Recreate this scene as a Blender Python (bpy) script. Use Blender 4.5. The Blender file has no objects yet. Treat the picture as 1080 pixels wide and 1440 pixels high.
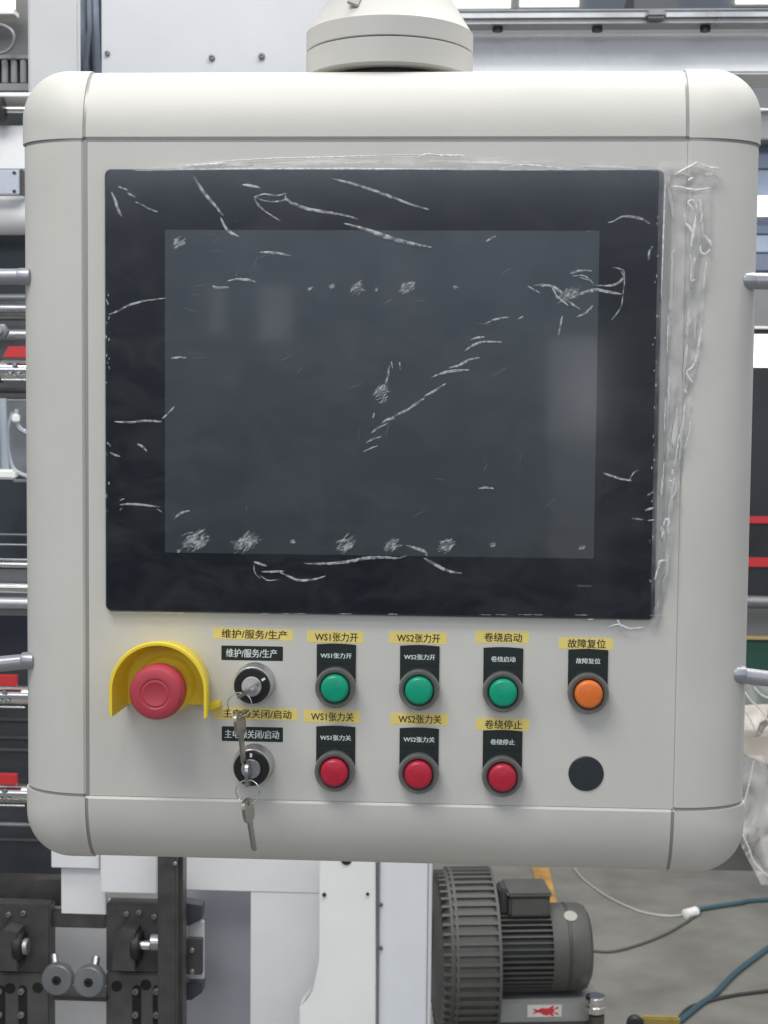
import bpy, bmesh, math, random
from mathutils import Vector, Matrix, noise
random.seed(7)
S = bpy.context.scene
C = S.collection
R = math.radians
BASE_Z = 1.45                       # height of the screen centre above the floor

# ------------------------------------------------------------------ camera
F_PX = 2100.0
CAM = Vector((.06244, -1.0567, -.01543 + BASE_Z))
PITCH, YAW, ROLL = R(-3.6747), R(-3.1674), R(.5311)
fwd = Vector((math.sin(YAW)*math.cos(PITCH), math.cos(YAW)*math.cos(PITCH), math.sin(PITCH)))
r0 = Vector((math.cos(YAW), -math.sin(YAW), 0)); u0 = r0.cross(fwd)
rgt = r0*math.cos(ROLL) + u0*math.sin(ROLL)
upv = -r0*math.sin(ROLL) + u0*math.cos(ROLL)
def at(px, py, Y=0.0):
    """point on the plane y = Y seen at photo pixel (px, py)"""
    d = fwd*F_PX + rgt*(px-540) - upv*(py-720)
    return CAM + d*((Y - CAM.y)/d.y)
cd = bpy.data.cameras.new('camera'); cam = bpy.data.objects.new('camera', cd); C.objects.link(cam)
M = Matrix((rgt, upv, -fwd)).transposed().to_4x4(); M.translation = CAM
cam.matrix_world = M
cd.sensor_fit = 'VERTICAL'; cd.sensor_height = 24.0; cd.sensor_width = 18.0
cd.lens = F_PX/1440*24.0
cd.clip_start = 0.05; cd.clip_end = 200
cd.dof.use_dof = True; cd.dof.focus_distance = 1.07; cd.dof.aperture_fstop = 18
S.camera = cam
S.render.resolution_x, S.render.resolution_y = 768, 1024
# ------------------------------------------------------------------ world: dim hall light, graded for the screen's reflection
w = bpy.data.worlds.new('World'); S.world = w; w.use_nodes = True
nt = w.node_tree; nt.nodes.clear()
wo = nt.nodes.new('ShaderNodeOutputWorld'); bg = nt.nodes.new('ShaderNodeBackground')
tc = nt.nodes.new('ShaderNodeTexCoord'); sx = nt.nodes.new('ShaderNodeSeparateXYZ')
mr = nt.nodes.new('ShaderNodeMapRange'); cr = nt.nodes.new('ShaderNodeValToRGB')
nt.links.new(tc.outputs['Generated'], sx.inputs[0]); nt.links.new(sx.outputs['Z'], mr.inputs['Value'])
mr.inputs['From Min'].default_value = -1; mr.inputs['From Max'].default_value = 1
nt.links.new(mr.outputs[0], cr.inputs[0]); nt.links.new(cr.outputs[0], bg.inputs[0]); nt.links.new(bg.outputs[0], wo.inputs[0])
e = cr.color_ramp.elements
e[0].position = 0.0; e[0].color = (.29, .275, .245, 1)
e[1].position = 1.0; e[1].color = (.80, .82, .85, 1)
for p, c in ((.43, (.17, .17, .18)), (.50, (.36, .385, .42)), (.58, (.70, .77, .88))):
    q = e.new(p); q.color = (*c, 1)
bg.inputs['Strength'].default_value = 0.62
# ------------------------------------------------------------------ lamps of the hall, and one added for the white beam
def area(name, loc, target, sx_, sy_, power, col):
    l = bpy.data.lights.new(name, 'AREA'); l.shape = 'RECTANGLE'; l.size = sx_; l.size_y = sy_
    l.energy = power; l.color = col
    o = bpy.data.objects.new(name, l); C.objects.link(o); o.location = loc
    d = Vector(target) - Vector(loc); o.rotation_euler = d.to_track_quat('-Z', 'Y').to_euler()
    return o
area('overhead_lamp', (-.75, -1.35, 3.7), (0, 0, 1.5), 1.6, .9, 44, (1, .98, .94))
area('overhead_lamp', (.4, .55, 4.2), (0, .1, 1.4), 2.4, .5, 14, (1, .97, .91))
area('overhead_lamp', (.2, 2.6, 3.9), (0, 2.4, 0), 4, 1.5, 70, (1, .98, .94))
area('overhead_lamp', (.8, .15, 3.3), (.8, 1.7, 1.7), 2.6, .4, 36, (1, .99, .97))  # added lamp that brightens the white beam, no known fixture
def reflected(px, py, y):
    s_ = at(px, py, 0); c_ = Vector((CAM.x, -CAM.y, CAM.z)); d = (s_-c_); return c_ + d*((y-c_.y)/d.y)
# lamps for windows mirrored in the screen; the broad last one is added glow
for px_, py_, w_, h_, e_ in ((808, 548, .26, .52, .95), (388, 440, .16, .28, .34), (306, 437, .08, .22, .12), (812, 690, .28, .9, .9), (828, 545, .07, .40, 4.5), (560, 100, 7.0, 1.0, 165)):
    q_ = reflected(px_, py_, -6.5); area('window_glow_lamp', q_, (q_.x, 0, q_.z), w_, h_, e_*.36, (.95, .96, 1) if w_ < 3 else (.80, .87, 1))
S.view_settings.view_transform = 'Standard'; S.view_settings.look = 'None'
S.view_settings.exposure = 0.13; S.view_settings.gamma = 1
S.render.film_transparent = False
try: S.cycles.use_denoising = True
except Exception: pass

# ------------------------------------------------------------------ helpers
def pxm(Y): return (Y - CAM.y)/F_PX      # metres per pixel at that distance
MATS = {}
def mat(name, col, rough=.5, metal=0.0, var=0.0, vscale=8, bump=0.0, bscale=200, spec=.5, emit=None, coat=0, grime=0, stretch=None):
    if name in MATS: return MATS[name]
    m = bpy.data.materials.new(name); m.use_nodes = True; MATS[name] = m
    n = m.node_tree; b = n.nodes['Principled BSDF']
    b.inputs['Base Color'].default_value = (*col, 1); b.inputs['Roughness'].default_value = rough
    b.inputs['Metallic'].default_value = metal; b.inputs['Specular IOR Level'].default_value = spec
    b.inputs['Coat Weight'].default_value = coat; b.inputs['Coat Roughness'].default_value = .045
    t = n.nodes.new('ShaderNodeTexCoord'); src = t.outputs['Object']
    if stretch:
        mp = n.nodes.new('ShaderNodeMapping'); mp.inputs['Scale'].default_value = stretch
        n.links.new(src, mp.inputs[0]); src = mp.outputs[0]
    if var > 0:
        no = n.nodes.new('ShaderNodeTexNoise'); no.inputs['Scale'].default_value = vscale; no.inputs['Detail'].default_value = 6
        no.inputs['Roughness'].default_value = .6
        n.links.new(src, no.inputs['Vector'])
        mx = n.nodes.new('ShaderNodeMix'); mx.data_type = 'RGBA'
        mx.inputs['A'].default_value = (*[c*(1-var) for c in col], 1); mx.inputs['B'].default_value = (*[min(1, c*(1+var)) for c in col], 1)
        ra = n.nodes.new('ShaderNodeMapRange'); ra.inputs['From Min'].default_value = .3; ra.inputs['From Max'].default_value = .7
        n.links.new(no.outputs[0], ra.inputs[0]); n.links.new(ra.outputs[0], mx.inputs['Factor']); n.links.new(mx.outputs['Result'], b.inputs['Base Color'])
        rr = n.nodes.new('ShaderNodeMapRange'); rr.inputs['From Min'].default_value = .3; rr.inputs['From Max'].default_value = .7
        rr.inputs['To Min'].default_value = max(.02, rough-.08); rr.inputs['To Max'].default_value = min(1, rough+.1)
        n.links.new(no.outputs[0], rr.inputs[0]); n.links.new(rr.outputs[0], b.inputs['Roughness'])
    if bump > 0:
        nb = n.nodes.new('ShaderNodeTexNoise'); nb.inputs['Scale'].default_value = bscale; nb.inputs['Detail'].default_value = 3
        n.links.new(src, nb.inputs['Vector'])
        bu = n.nodes.new('ShaderNodeBump'); bu.inputs['Strength'].default_value = bump; bu.inputs['Distance'].default_value = .0006
        n.links.new(nb.outputs[0], bu.inputs['Height']); n.links.new(bu.outputs[0], b.inputs['Normal'])
    if emit:
        b.inputs['Emission Color'].default_value = (*emit[:3], 1); b.inputs['Emission Strength'].default_value = emit[3]
    return m
def film_mat(name, haze=.06, tint=(1, 1, 1), rough=.12, cut=0, spec=1.5, bump=0, bscale=60):
    if name in MATS: return MATS[name]
    m = bpy.data.materials.new(name); m.use_nodes = True; MATS[name] = m
    n = m.node_tree; n.nodes.clear()
    out = n.nodes.new('ShaderNodeOutputMaterial'); tr = n.nodes.new('ShaderNodeBsdfTransparent')
    gl = n.nodes.new('ShaderNodeBsdfGlossy'); gl.inputs['Roughness'].default_value = rough
    di = n.nodes.new('ShaderNodeBsdfDiffuse'); di.inputs['Color'].default_value = (.8*tint[0], .8*tint[1], .8*tint[2], 1)
    fr = n.nodes.new('ShaderNodeFresnel'); fr.inputs['IOR'].default_value = spec
    m1 = n.nodes.new('ShaderNodeMixShader'); m2 = n.nodes.new('ShaderNodeMixShader')
    m1.inputs[0].default_value = haze
    n.links.new(tr.outputs[0], m1.inputs[1]); n.links.new(di.outputs[0], m1.inputs[2])
    n.links.new(fr.outputs[0], m2.inputs[0]); n.links.new(m1.outputs[0], m2.inputs[1]); n.links.new(gl.outputs[0], m2.inputs[2])
    t = n.nodes.new('ShaderNodeTexCoord')
    if bump:
        nb = n.nodes.new('ShaderNodeTexNoise'); nb.inputs['Scale'].default_value = bscale; nb.inputs['Detail'].default_value = 4
        n.links.new(t.outputs['Object'], nb.inputs['Vector'])
        bu = n.nodes.new('ShaderNodeBump'); bu.inputs['Strength'].default_value = bump; bu.inputs['Distance'].default_value = .002
        n.links.new(nb.outputs[0], bu.inputs['Height']); n.links.new(bu.outputs[0], gl.inputs['Normal']); n.links.new(bu.outputs[0], fr.inputs['Normal'])
    if cut:
        no = n.nodes.new('ShaderNodeTexNoise'); no.inputs['Scale'].default_value = 300; no.inputs['Detail'].default_value = 3
        n.links.new(t.outputs['Object'], no.inputs['Vector'])
        ra = n.nodes.new('ShaderNodeMapRange'); ra.inputs['From Min'].default_value = .38; ra.inputs['From Max'].default_value = .62
        ra.inputs['To Min'].default_value = haze*(1-cut); ra.inputs['To Max'].default_value = min(1, haze*1.25)
        n.links.new(no.outputs[0], ra.inputs[0]); n.links.new(ra.outputs[0], m1.inputs[0])
    n.links.new(m2.outputs[0], out.inputs[0])
    return m

class MB:
    def __init__(s): s.b = bmesh.new()
    def box(s, x0, x1, y0, y1, z0, z1, bev=0.0, seg=2):
        t = bmesh.new()
        v = [t.verts.new(p) for p in ((x0,y0,z0),(x1,y0,z0),(x1,y1,z0),(x0,y1,z0),(x0,y0,z1),(x1,y0,z1),(x1,y1,z1),(x0,y1,z1))]
        for f in ((0,3,2,1),(4,5,6,7),(0,1,5,4),(1,2,6,5),(2,3,7,6),(3,0,4,7)): t.faces.new([v[i] for i in f])
        if bev > 0: bmesh.ops.bevel(t, geom=list(t.edges), offset=min(bev, .45*min(abs(x1-x0), abs(y1-y0), abs(z1-z0))), segments=seg, affect='EDGES')
        s._join(t); return s
    def _join(s, t):
        me = bpy.data.meshes.new('t'); t.to_mesh(me); t.free(); s.b.from_mesh(me); bpy.data.meshes.remove(me)
    def lathe(s, prof, o, axis=(0,-1,0), seg=48, caps=True):
        """prof: (radius, distance along axis)"""
        ax = Vector(axis).normalized(); q = ax.to_track_quat('Z', 'Y').to_matrix(); o = Vector(o)
        rings = []
        for r, h in prof:
            if r < 1e-7: rings.append([s.b.verts.new(o + ax*h)]); continue
            rings.append([s.b.verts.new(o + ax*h + q @ Vector((r*math.cos(2*math.pi*k/seg), r*math.sin(2*math.pi*k/seg), 0))) for k in range(seg)])
        for a, b in zip(rings, rings[1:]):
            for k in range(seg):
                k2 = (k+1) % seg
                if len(a) == 1 and len(b) == 1: continue
                if len(a) == 1: s.b.faces.new((a[0], b[k2], b[k]))
                elif len(b) == 1: s.b.faces.new((a[k], a[k2], b[0]))
                else: s.b.faces.new((a[k], a[k2], b[k2], b[k]))
        if caps:
            if len(rings[0]) > 1: s.b.faces.new(rings[0][::-1])
            if len(rings[-1]) > 1: s.b.faces.new(rings[-1])
        return s
    def cyl(s, p0, p1, r, seg=24, bev=0):
        p0, p1 = Vector(p0), Vector(p1); L = (p1-p0).length
        pr = [(r, 0), (r, L)] if not bev else [(r-bev, 0), (r, bev), (r, L-bev), (r-bev, L)]
        return s.lathe(pr, p0, p1-p0, seg)
    def tube(s, pts, r, seg=10, flat=1.0, closed=False):
        pts = [Vector(p) for p in pts]; n = len(pts); rings = []
        rr = r if isinstance(r, (list, tuple)) else [r]*n
        for i, p in enumerate(pts):
            if closed: d = pts[(i+1) % n]-pts[i-1]
            else: d = pts[min(i+1, n-1)]-pts[max(i-1, 0)]
            d.normalize()
            a = d.cross(Vector((0, 1, 0)))
            if a.length < 1e-3: a = d.cross(Vector((1, 0, 0)))
            a.normalize(); b = a.cross(d).normalized()
            rings.append([s.b.verts.new(p + a*rr[i]*math.cos(2*math.pi*k/seg) + b*rr[i]*flat*math.sin(2*math.pi*k/seg)) for k in range(seg)])
        pairs = list(zip(rings, rings[1:])) + ([(rings[-1], rings[0])] if closed else [])
        for a, b in pairs:
            for k in range(seg): s.b.faces.new((a[k], b[k], b[(k+1) % seg], a[(k+1) % seg]))
        if not closed: s.b.faces.new(rings[0]); s.b.faces.new(rings[-1][::-1])
        return s
    def prism(s, poly, y0, y1, bev=0):
        """outline in x,z between two depths"""
        t = bmesh.new()
        a = [t.verts.new((x, y0, z)) for x, z in poly]; b = [t.verts.new((x, y1, z)) for x, z in poly]
        n = len(poly); fa = t.faces.new(a); t.faces.new(b[::-1])
        for k in range(n): t.faces.new((a[k], b[k], b[(k+1) % n], a[(k+1) % n]))
        if bev: bmesh.ops.bevel(t, geom=[ed for ed in fa.edges], offset=bev, segments=2, affect='EDGES')
        s._join(t); return s
def obj(name, mb, material, parent=None, label=None, smooth=30, **kw):
    me = bpy.data.meshes.new(name)
    bmesh.ops.recalc_face_normals(mb.b, faces=list(mb.b.faces)); mb.b.to_mesh(me); mb.b.free()
    me.materials.append(material)
    if smooth:
        for p in me.polygons: p.use_smooth = True
        me.set_sharp_from_angle(angle=R(smooth))
    o = bpy.data.objects.new(name, me); C.objects.link(o)
    if parent: o.parent = parent; o.matrix_parent_inverse = Matrix.Translation(-world_loc(parent))
    if label: o['label'] = label
    for k, v in kw.items(): o[k] = v
    return o
def world_loc(o):
    v = Vector(o.location)
    return v if o.parent is None else v      # children keep location zero, so only the thing's own base counts
def obj_child(name, mb, material, parent, **kw):
    """sub-part: parent is itself a part standing at zero offset"""
    o = obj(name, mb, material, None, **kw); o.parent = parent; o.matrix_parent_inverse = Matrix.Identity(4) if parent.parent is not None else Matrix.Translation(-Vector(parent.location))
    return o
def thing(name, label, cat, loc=(0, 0, 0), group=None):
    o = bpy.data.objects.new(name, None); C.objects.link(o); o.empty_display_size = .02
    o.location = loc; o['label'] = label; o['category'] = cat
    if group: o['group'] = group
    return o
def tag(o, label, cat, group=None):
    o['label'] = label; o['category'] = cat
    if group: o['group'] = group
    return o
def struct(o): o['kind'] = 'structure'; return o
def pbox(mb, x0, y0, x1, y1, Y, depth, bev=.001):
    a, b = at(x0, (y0+y1)/2, Y), at(x1, (y0+y1)/2, Y); c, d = at((x0+x1)/2, y0, Y), at((x0+x1)/2, y1, Y)
    return mb.box(a.x, b.x, Y, Y+depth, d.z, c.z, bev)
def text_mesh(s):
    cu = bpy.data.curves.new('t', 'FONT'); cu.body = s; cu.align_x = 'LEFT'; cu.resolution_u = 2
    o = bpy.data.objects.new('t', cu); C.objects.link(o)
    dg = bpy.context.evaluated_depsgraph_get(); me = bpy.data.meshes.new_from_object(o.evaluated_get(dg))
    vs = [v.co.copy() for v in me.vertices]; fs = [list(p.vertices) for p in me.polygons]
    bpy.data.objects.remove(o); bpy.data.curves.remove(cu); bpy.data.meshes.remove(me)
    return vs, fs
def lettering(s, cx, cz, width, height, y, material, parent, slope=0.0, weight=0.0, child=True):
    vs, fs = text_mesh(s)
    x0, x1 = min(v.x for v in vs), max(v.x for v in vs); z0, z1 = min(v.y for v in vs), max(v.y for v in vs)
    mb = MB(); kx, kz = width/(x1-x0), height/(z1-z0)
    for dx in ((0,) if not weight else (-weight, weight)):
        vv = []
        for v in vs:
            X = (v.x-(x0+x1)/2)*kx; Z = (v.y-(z0+z1)/2)*kz
            vv.append(mb.b.verts.new((cx + X + dx, y - abs(dx)*.1 - (dx > 0)*.00002, cz + Z + X*slope)))
        for f in fs:
            try: mb.b.faces.new([vv[i] for i in f])
            except ValueError: pass
    for f in mb.b.faces:
        if f.normal.y > 0: f.normal_flip()
    return obj_child('lettering', mb, material, parent, smooth=0)

# ------------------------------------------------------------------ materials
paint = mat('panel paint', (.625, .61, .562), .46, var=.05, vscale=7, bump=.18, bscale=900)
gasketm = mat('grey gasket', (.33, .325, .32), .35, metal=.2)
neckm = mat('neck paint', (.57, .555, .52), .5, bump=.1, bscale=700, var=.02)
blackglass = mat('black glass', (.005, .010, .018), .12, spec=.5, coat=0)
display = mat('display glass', (.010, .0115, .017), .42, var=.35, vscale=16, spec=.9, coat=.8, stretch=(1, 1, .45))
display.node_tree.nodes['Principled BSDF'].inputs['Specular Tint'].default_value = (.80, .92, 1, 1)
rim = mat('dark aluminium rim', (.05, .055, .06), .35, metal=.6)
yellow = mat('yellow plastic', (.92, .71, .05), .38, bump=.06, bscale=900)
redcap = mat('red mushroom plastic', (.47, .05, .075), .5, bump=.12, bscale=900)
redbtn = mat('red lens', (.50, .018, .045), .30, var=.06, vscale=90, bump=.3, bscale=500)
greenbtn = mat('green lens', (.0, .34, .19), .30, var=.06, vscale=90, bump=.3, bscale=500)
orangebtn = mat('orange lens', (.78, .18, .03), .30, var=.06, vscale=90, bump=.3, bscale=500)
ringm = mat('clear grey bezel', (.15, .15, .143), .22, metal=.2, spec=.6)
blackpl = mat('black plastic', (.012, .018, .018), .42, bump=.1, bscale=600)
plugm = mat('black plug plastic', (.020, .026, .034), .5, bump=.15, bscale=800)
stickerm = mat('yellow sticker', (.86, .69, .20), .5, var=.06, vscale=40)
ink = mat('black ink', (.02, .018, .012), .6)
white = mat('white print', (.72, .78, .76), .6)
chrome = mat('chrome', (.72, .72, .70), .16, metal=1)
keym = mat('nickel key', (.42, .41, .38), .28, metal=1, bump=.2, bscale=500)
steel = mat('brushed steel', (.42, .43, .45), .38, metal=.9, var=.1, vscale=60)
handlem = mat('satin handle', (.36, .37, .40), .38, metal=.55, var=.05, vscale=40)

# ------------------------------------------------------------------ the floor
concrete = mat('concrete floor', (.215, .205, .182), .55, var=.22, vscale=5, bump=.4, bscale=30)
fl = MB(); fl.box(-12, 12, -6, 16, -.2, 0, 0); struct(obj('floor', fl, concrete, smooth=0))

# ------------------------------------------------------------------ control panel
P = thing('control_panel', 'light grey operator panel with large black touchscreen and push buttons, hanging from a swivel neck', 'control panel', (0, 0, BASE_Z - .345))
XL, XR, ZB, ZT = -.2103, .2114, BASE_Z-.2922, BASE_Z+.1771     # seam rectangle
DL, DR, DT, DB = .0518, .0548, .0535, .0530                       # how far the edge profiles reach out
# profile of the rounded edge: (fraction outward, depth)
prof = [(.012, .004), (.012, -.0004), (.042, -.0019)]
for i in range(1, 19):
    th = math.pi/2*i/18; prof.append((.042+.958*math.sin(th), -.0019 + .034*(1-math.cos(th))))
prof += [(1.0, .06), (.985, .10), (.93, .112)]
def side_pt(side, a, f, y, sc=1.0):
    """a = coordinate along the side, f = outward fraction"""
    f *= sc
    if side == 'T': return (a, y, ZT + f*DT)
    if side == 'B': return (a, y, ZB - f*DB)
    if side == 'L': return (XL - f*DL, y, a)
    return (XR + f*DR, y, a)
def straight(side, a0, a1):
    mb = MB(); N = 6; rows = []
    for f, y in prof: rows.append([mb.b.verts.new(side_pt(side, a0+(a1-a0)*k/N, f, y)) for k in range(N+1)])
    for r1, r2 in zip(rows, rows[1:]):
        for k in range(N): mb.b.faces.new((r1[k], r1[k+1], r2[k+1], r2[k]))
    # end lips turn in so that the joint has depth
    for k in (0, N):
        inn = [mb.b.verts.new(side_pt(side, a0+(a1-a0)*k/N, max(0, f*.97-.02), y+.003)) for f, y in prof]
        for i in range(len(prof)-1): mb.b.faces.new((rows[i][k], rows[i+1][k], inn[i+1], inn[i]))
    return mb
g = .0012
obj('edge_profile', straight('T', XL+g, XR-g), paint, P, smooth=35)
obj('edge_profile', straight('B', XL+g, XR-g), paint, P, smooth=35)
obj('edge_profile', straight('L', ZB+g, ZT-g), paint, P, smooth=35)
obj('edge_profile', straight('R', ZB+g, ZT-g), paint, P, smooth=35)
def corner(sx_, sz_, gap=.0012, sc=1.0, dy=0):
    cx, cz = (XL if sx_ < 0 else XR), (ZB if sz_ < 0 else ZT)
    dx, dz = (DL if sx_ < 0 else DR), (DB if sz_ < 0 else DT)
    mb = MB(); rows = []; NA = 14; k = .66
    for f, y in prof:
        ox, oz = dx*f*sc, dz*f*sc; rx, rz = k*ox, k*oz; pts = []
        for i in range(4): pts.append((ox, (oz-rz)*i/4))
        for i in range(NA+1):
            th = math.pi/2*i/NA; pts.append((ox-rx+rx*math.cos(th), oz-rz+rz*math.sin(th)))
        for i in range(1, 5): pts.append(((ox-rx)*(1-i/4), oz))
        rows.append([mb.b.verts.new((cx+sx_*max(p[0], 0)+sx_*gap, y+dy, cz+sz_*max(p[1], 0)+sz_*gap)) for p in pts])
    for r1, r2 in zip(rows, rows[1:]):
        for i in range(len(r1)-1): mb.b.faces.new((r1[i], r1[i+1], r2[i+1], r2[i]))
    q = mb.b.verts.new((cx+sx_*gap, -.0019+dy, cz+sz_*gap))
    # flat start of the casting next to the seam crossing
    r = rows[2]
    for i in range(len(r)-1): mb.b.faces.new((q, r[i+1], r[i]))
    for idx in (0, -1):
        inn = []
        for j, (f, y) in enumerate(prof):
            v = rows[j][idx].co; inn.append(mb.b.verts.new((v.x-sx_*(.0 if idx == -1 else .001), v.y+.003, v.z-sz_*(.001 if idx == -1 else 0))))
        for j in range(len(prof)-1): mb.b.faces.new((rows[j][idx], rows[j+1][idx], inn[j+1], inn[j]))
    return mb
for a in (-1, 1):
    for b in (-1, 1): obj('corner_casting', corner(a, b), paint, P, smooth=35)
# grey gasket frame that shows in the joints
mb = MB()
def ring_strip(mb, sc, dy):
    k = .66; rows = []
    for f, y in prof[1:]:
        pts = []
        for (sx_, sz_) in ((1, 1), (-1, 1), (-1, -1), (1, -1)):
            cx, cz = (XL if sx_ < 0 else XR), (ZB if sz_ < 0 else ZT)
            dx, dz = (DL if sx_ < 0 else DR)*f*sc, (DB if sz_ < 0 else DT)*f*sc
            arc = [(cx+sx_*(dx-k*dx+k*dx*math.cos(math.pi/2*i/10)), cz+sz_*(dz-k*dz+k*dz*math.sin(math.pi/2*i/10))) for i in range(11)]
            arc = [(cx+sx_*dx, cz)] + arc + [(cx, cz+sz_*dz)]
            if sx_*sz_ < 0: arc = arc[::-1]
            pts += arc
        rows.append([mb.b.verts.new((x, y+dy, z)) for x, z in pts])
    for r1, r2 in zip(rows, rows[1:]):
        for i in range(len(r1)): mb.b.faces.new((r1[i], r1[(i+1) % len(r1)], r2[(i+1) % len(r1)], r2[i]))
    mb.b.faces.new(rows[0]); mb.b.faces.new(rows[-1])
ring_strip(mb, .993, .0006)
obj('gasket_frame', mb, gasketm, P, smooth=35)
mb = MB(); mb.box(XL+.0018, XR+.0005, -.0005, .0030, ZB-.0005, ZT-.0010, .0004)
obj('front_plate', mb, paint, P)
# the gasket fills the plate joint
mb = MB(); mb.box(XL-.0008, XL+.0017, -.0003, .0029, ZB, ZT, 0); obj('gasket_strip', mb, gasketm, P)
mb = MB(); mb.box(XL+.002, XR-.002, -.0003, .0031, ZT-.0009, ZT+.0006, 0); obj('gasket_strip', mb, gasketm, P)

# touchscreen
ts = MB()
def rrect(x0, x1, z0, z1, r, n=6):
    out = []
    for cx, cz, a0 in ((x1-r, z1-r, 0), (x0+r, z1-r, 90), (x0+r, z0+r, 180), (x1-r, z0+r, 270)):
        for i in range(n+1):
            a = R(a0+90*i/n); out.append((cx+r*math.cos(a), cz+r*math.sin(a)))
    return out
GX0, GX1, GZ0, GZ1 = -.1941, .1945, BASE_Z-.1555, BASE_Z+.1554
ts.prism(rrect(GX0-.0010, GX1+.0010, GZ0-.0012, GZ1+.0008, .004), -.0042, .0006, .0005)
screen = obj('touchscreen', ts, rim, P)
gl = MB(); gl.prism(rrect(GX0, GX1, GZ0, GZ1, .0035), -.0052, -.0040, .0004)
obj_child('bezel_glass', gl, blackglass, screen)
dm = MB(); dm.prism(rrect(-.152, .152, BASE_Z-.114, BASE_Z+.114, .0004, 2), -.0054, -.0050, 0)
obj_child('display', dm, display, screen)
c = at(822, 824, -.0053); mb = MB(); mb.box(c.x-.005, c.x+.005, -.0054, -.0050, c.z-.0007, c.z+.0007, 0)
obj_child('indicator_slot', mb, mat('grey slot', (.07, .075, .08), .5), screen)

# ------------------------------------------------------------------ buttons
def push_button(px, py, ltop, capmat, words, label, ww=44):
    c = at(px, py, 0); topz = at(px, ltop, -.001).z; X, Z = c.x, c.z
    bz = MB()
    bz.lathe([(.0128, 0), (.0142, .0006), (.0146, .004), (.0143, .0080), (.0134, .0094), (.0118, .0092), (.0106, .0080), (.0102, .0040), (.0, .0040)], (X, -.0018, Z), seg=56)
    b = obj('push_button', bz, ringm, P, label)
    lp = MB(); poly = [(X-.0140, topz)] + [(X-.0140+.028*i/8, topz + .0008*math.sin(math.pi*i/8)) for i in range(1, 8)] + [(X+.0140, topz)]
    for i in range(0, 19):
        a = -math.pi*i/18; poly.append((X+.0140*math.cos(a), Z+.0140*math.sin(a)))
    lp.prism(poly, -.0019, -.0004, .0003)
    l = obj_child('legend_plate', lp, blackpl, b)
    ins = MB(); zi = at(px, ltop+27, -.002).z
    ins.box(X-.0132, X+.0132, -.0023, -.0018, zi, topz-.0010, .0002); obj_child('legend_insert', ins, blackpl, b)
    cap = MB()
    cap.lathe([(.0097, 0), (.0099, .003), (.0098, .0066), (.0095, .0072), (.0084, .0084), (.0078, .0086), (.0, .0087)], (X, -.0060, Z), seg=48)
    obj_child('cap', cap, capmat, b)
    t = at(px, ltop+15.5, -.0025)
    lettering(words, X, t.z, ww*pxm(0), .0040, -.0025, white, b, weight=.00012)
    return b
push_button(472.8, 964, 906.5, greenbtn, 'WS1张力开', 'green push button under the black plate reading WS1张力开')
push_button(589.8, 967, 908.5, greenbtn, 'WS2张力开', 'green push button under the black plate reading WS2张力开')
push_button(707, 970, 911.5, greenbtn, '卷绕启动', 'green push button under the black plate reading 卷绕启动', 34)
push_button(826, 972, 914, orangebtn, '故障复位', 'orange push button under the black plate reading 故障复位', 34)
push_button(472, 1081, 1022, redbtn, 'WS1张力关', 'red push button under the black plate reading WS1张力关')
push_button(589, 1084, 1024.5, redbtn, 'WS2张力关', 'red push button under the black plate reading WS2张力关')
push_button(706, 1088, 1028, redbtn, '卷绕停止', 'red push button under the black plate reading 卷绕停止', 34)
c = at(824, 1087.5, 0); mb = MB(); mb.lathe([(.0125, 0), (.0125, .0008), (.0118, .0014), (.0, .0016)], (c.x, -.0003, c.z), seg=56)
obj('hole_plug', mb, plugm, P)

def tape(x0, y0, x1, y1, words, tw, tx=None, sl=0.0, name='yellow_sticker', m=None, im=None, lab=None, hh=.0064, weight=.00007):
    a, b = at(x0, y0, 0), at(x1, y1, 0); cx, cz = (a.x+b.x)/2, (a.z+b.z)/2; hw, hz = (b.x-a.x)/2, (a.z-b.z)/2
    mb = MB(); q = rrect(-hw, hw, -hz, hz, .0006, 3); co, si = math.cos(sl), math.sin(sl)
    mb.prism([(cx+x*co-z*si, cz+x*si+z*co) for x, z in q], -.0006, -.0002)
    o = obj(name, mb, m or stickerm, P, lab)
    X = at(tx, (y0+y1)/2, 0).x if tx else cx
    lettering(words, X, cz+(X-cx)*si, tw*pxm(0), hh, -.0008, im or ink, o, sl, weight)
    return o
Y0 = 'yellow sticker reading '
tape(300.5, 883, 412, 900.5, '维护/服务/生产', 94, 358, -.012, lab=Y0+'维护/服务/生产')
tape(432, 886.5, 511, 904.5, 'WS1张力开', 61, 473, -.006, lab=Y0+'WS1张力开')
tape(547.6, 888, 628, 906, 'WS2张力开', 61, 588.5, -.004, lab=Y0+'WS2张力开')
tape(669, 887, 744, 905, '卷绕启动', 53, 707.5, -.002, lab=Y0+'卷绕启动')
tape(786, 896, 862, 913.5, '故障复位', 53, 825, -.002, lab=Y0+'故障复位')
tape(300.7, 994, 418.7, 1013, '主电源关闭/启动', 98, 362, -.004, lab=Y0+'主电源关闭/启动')
tape(427, 998, 506.6, 1017, 'WS1张力关', 61, 467.5, -.006, lab=Y0+'WS1张力关')
tape(549, 1002, 630.4, 1020, 'WS2张力关', 61, 590.5, .002, lab=Y0+'WS2张力关')
tape(669.4, 1009.5, 744, 1027.5, '卷绕停止', 53, 708, -.004, lab=Y0+'卷绕停止')
tape(311.5, 907.5, 398, 929.5, '维护/服务/生产', 73, 354, .0, 'black_label', blackpl, white, 'black label reading 维护/服务/生产', .0062, .00012)
tape(312, 1021, 398, 1043.5, '主电源关闭/启动', 78, 354.5, .0, 'black_label', blackpl, white, 'black label reading 主电源关闭/启动', .0062, .00012)

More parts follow.
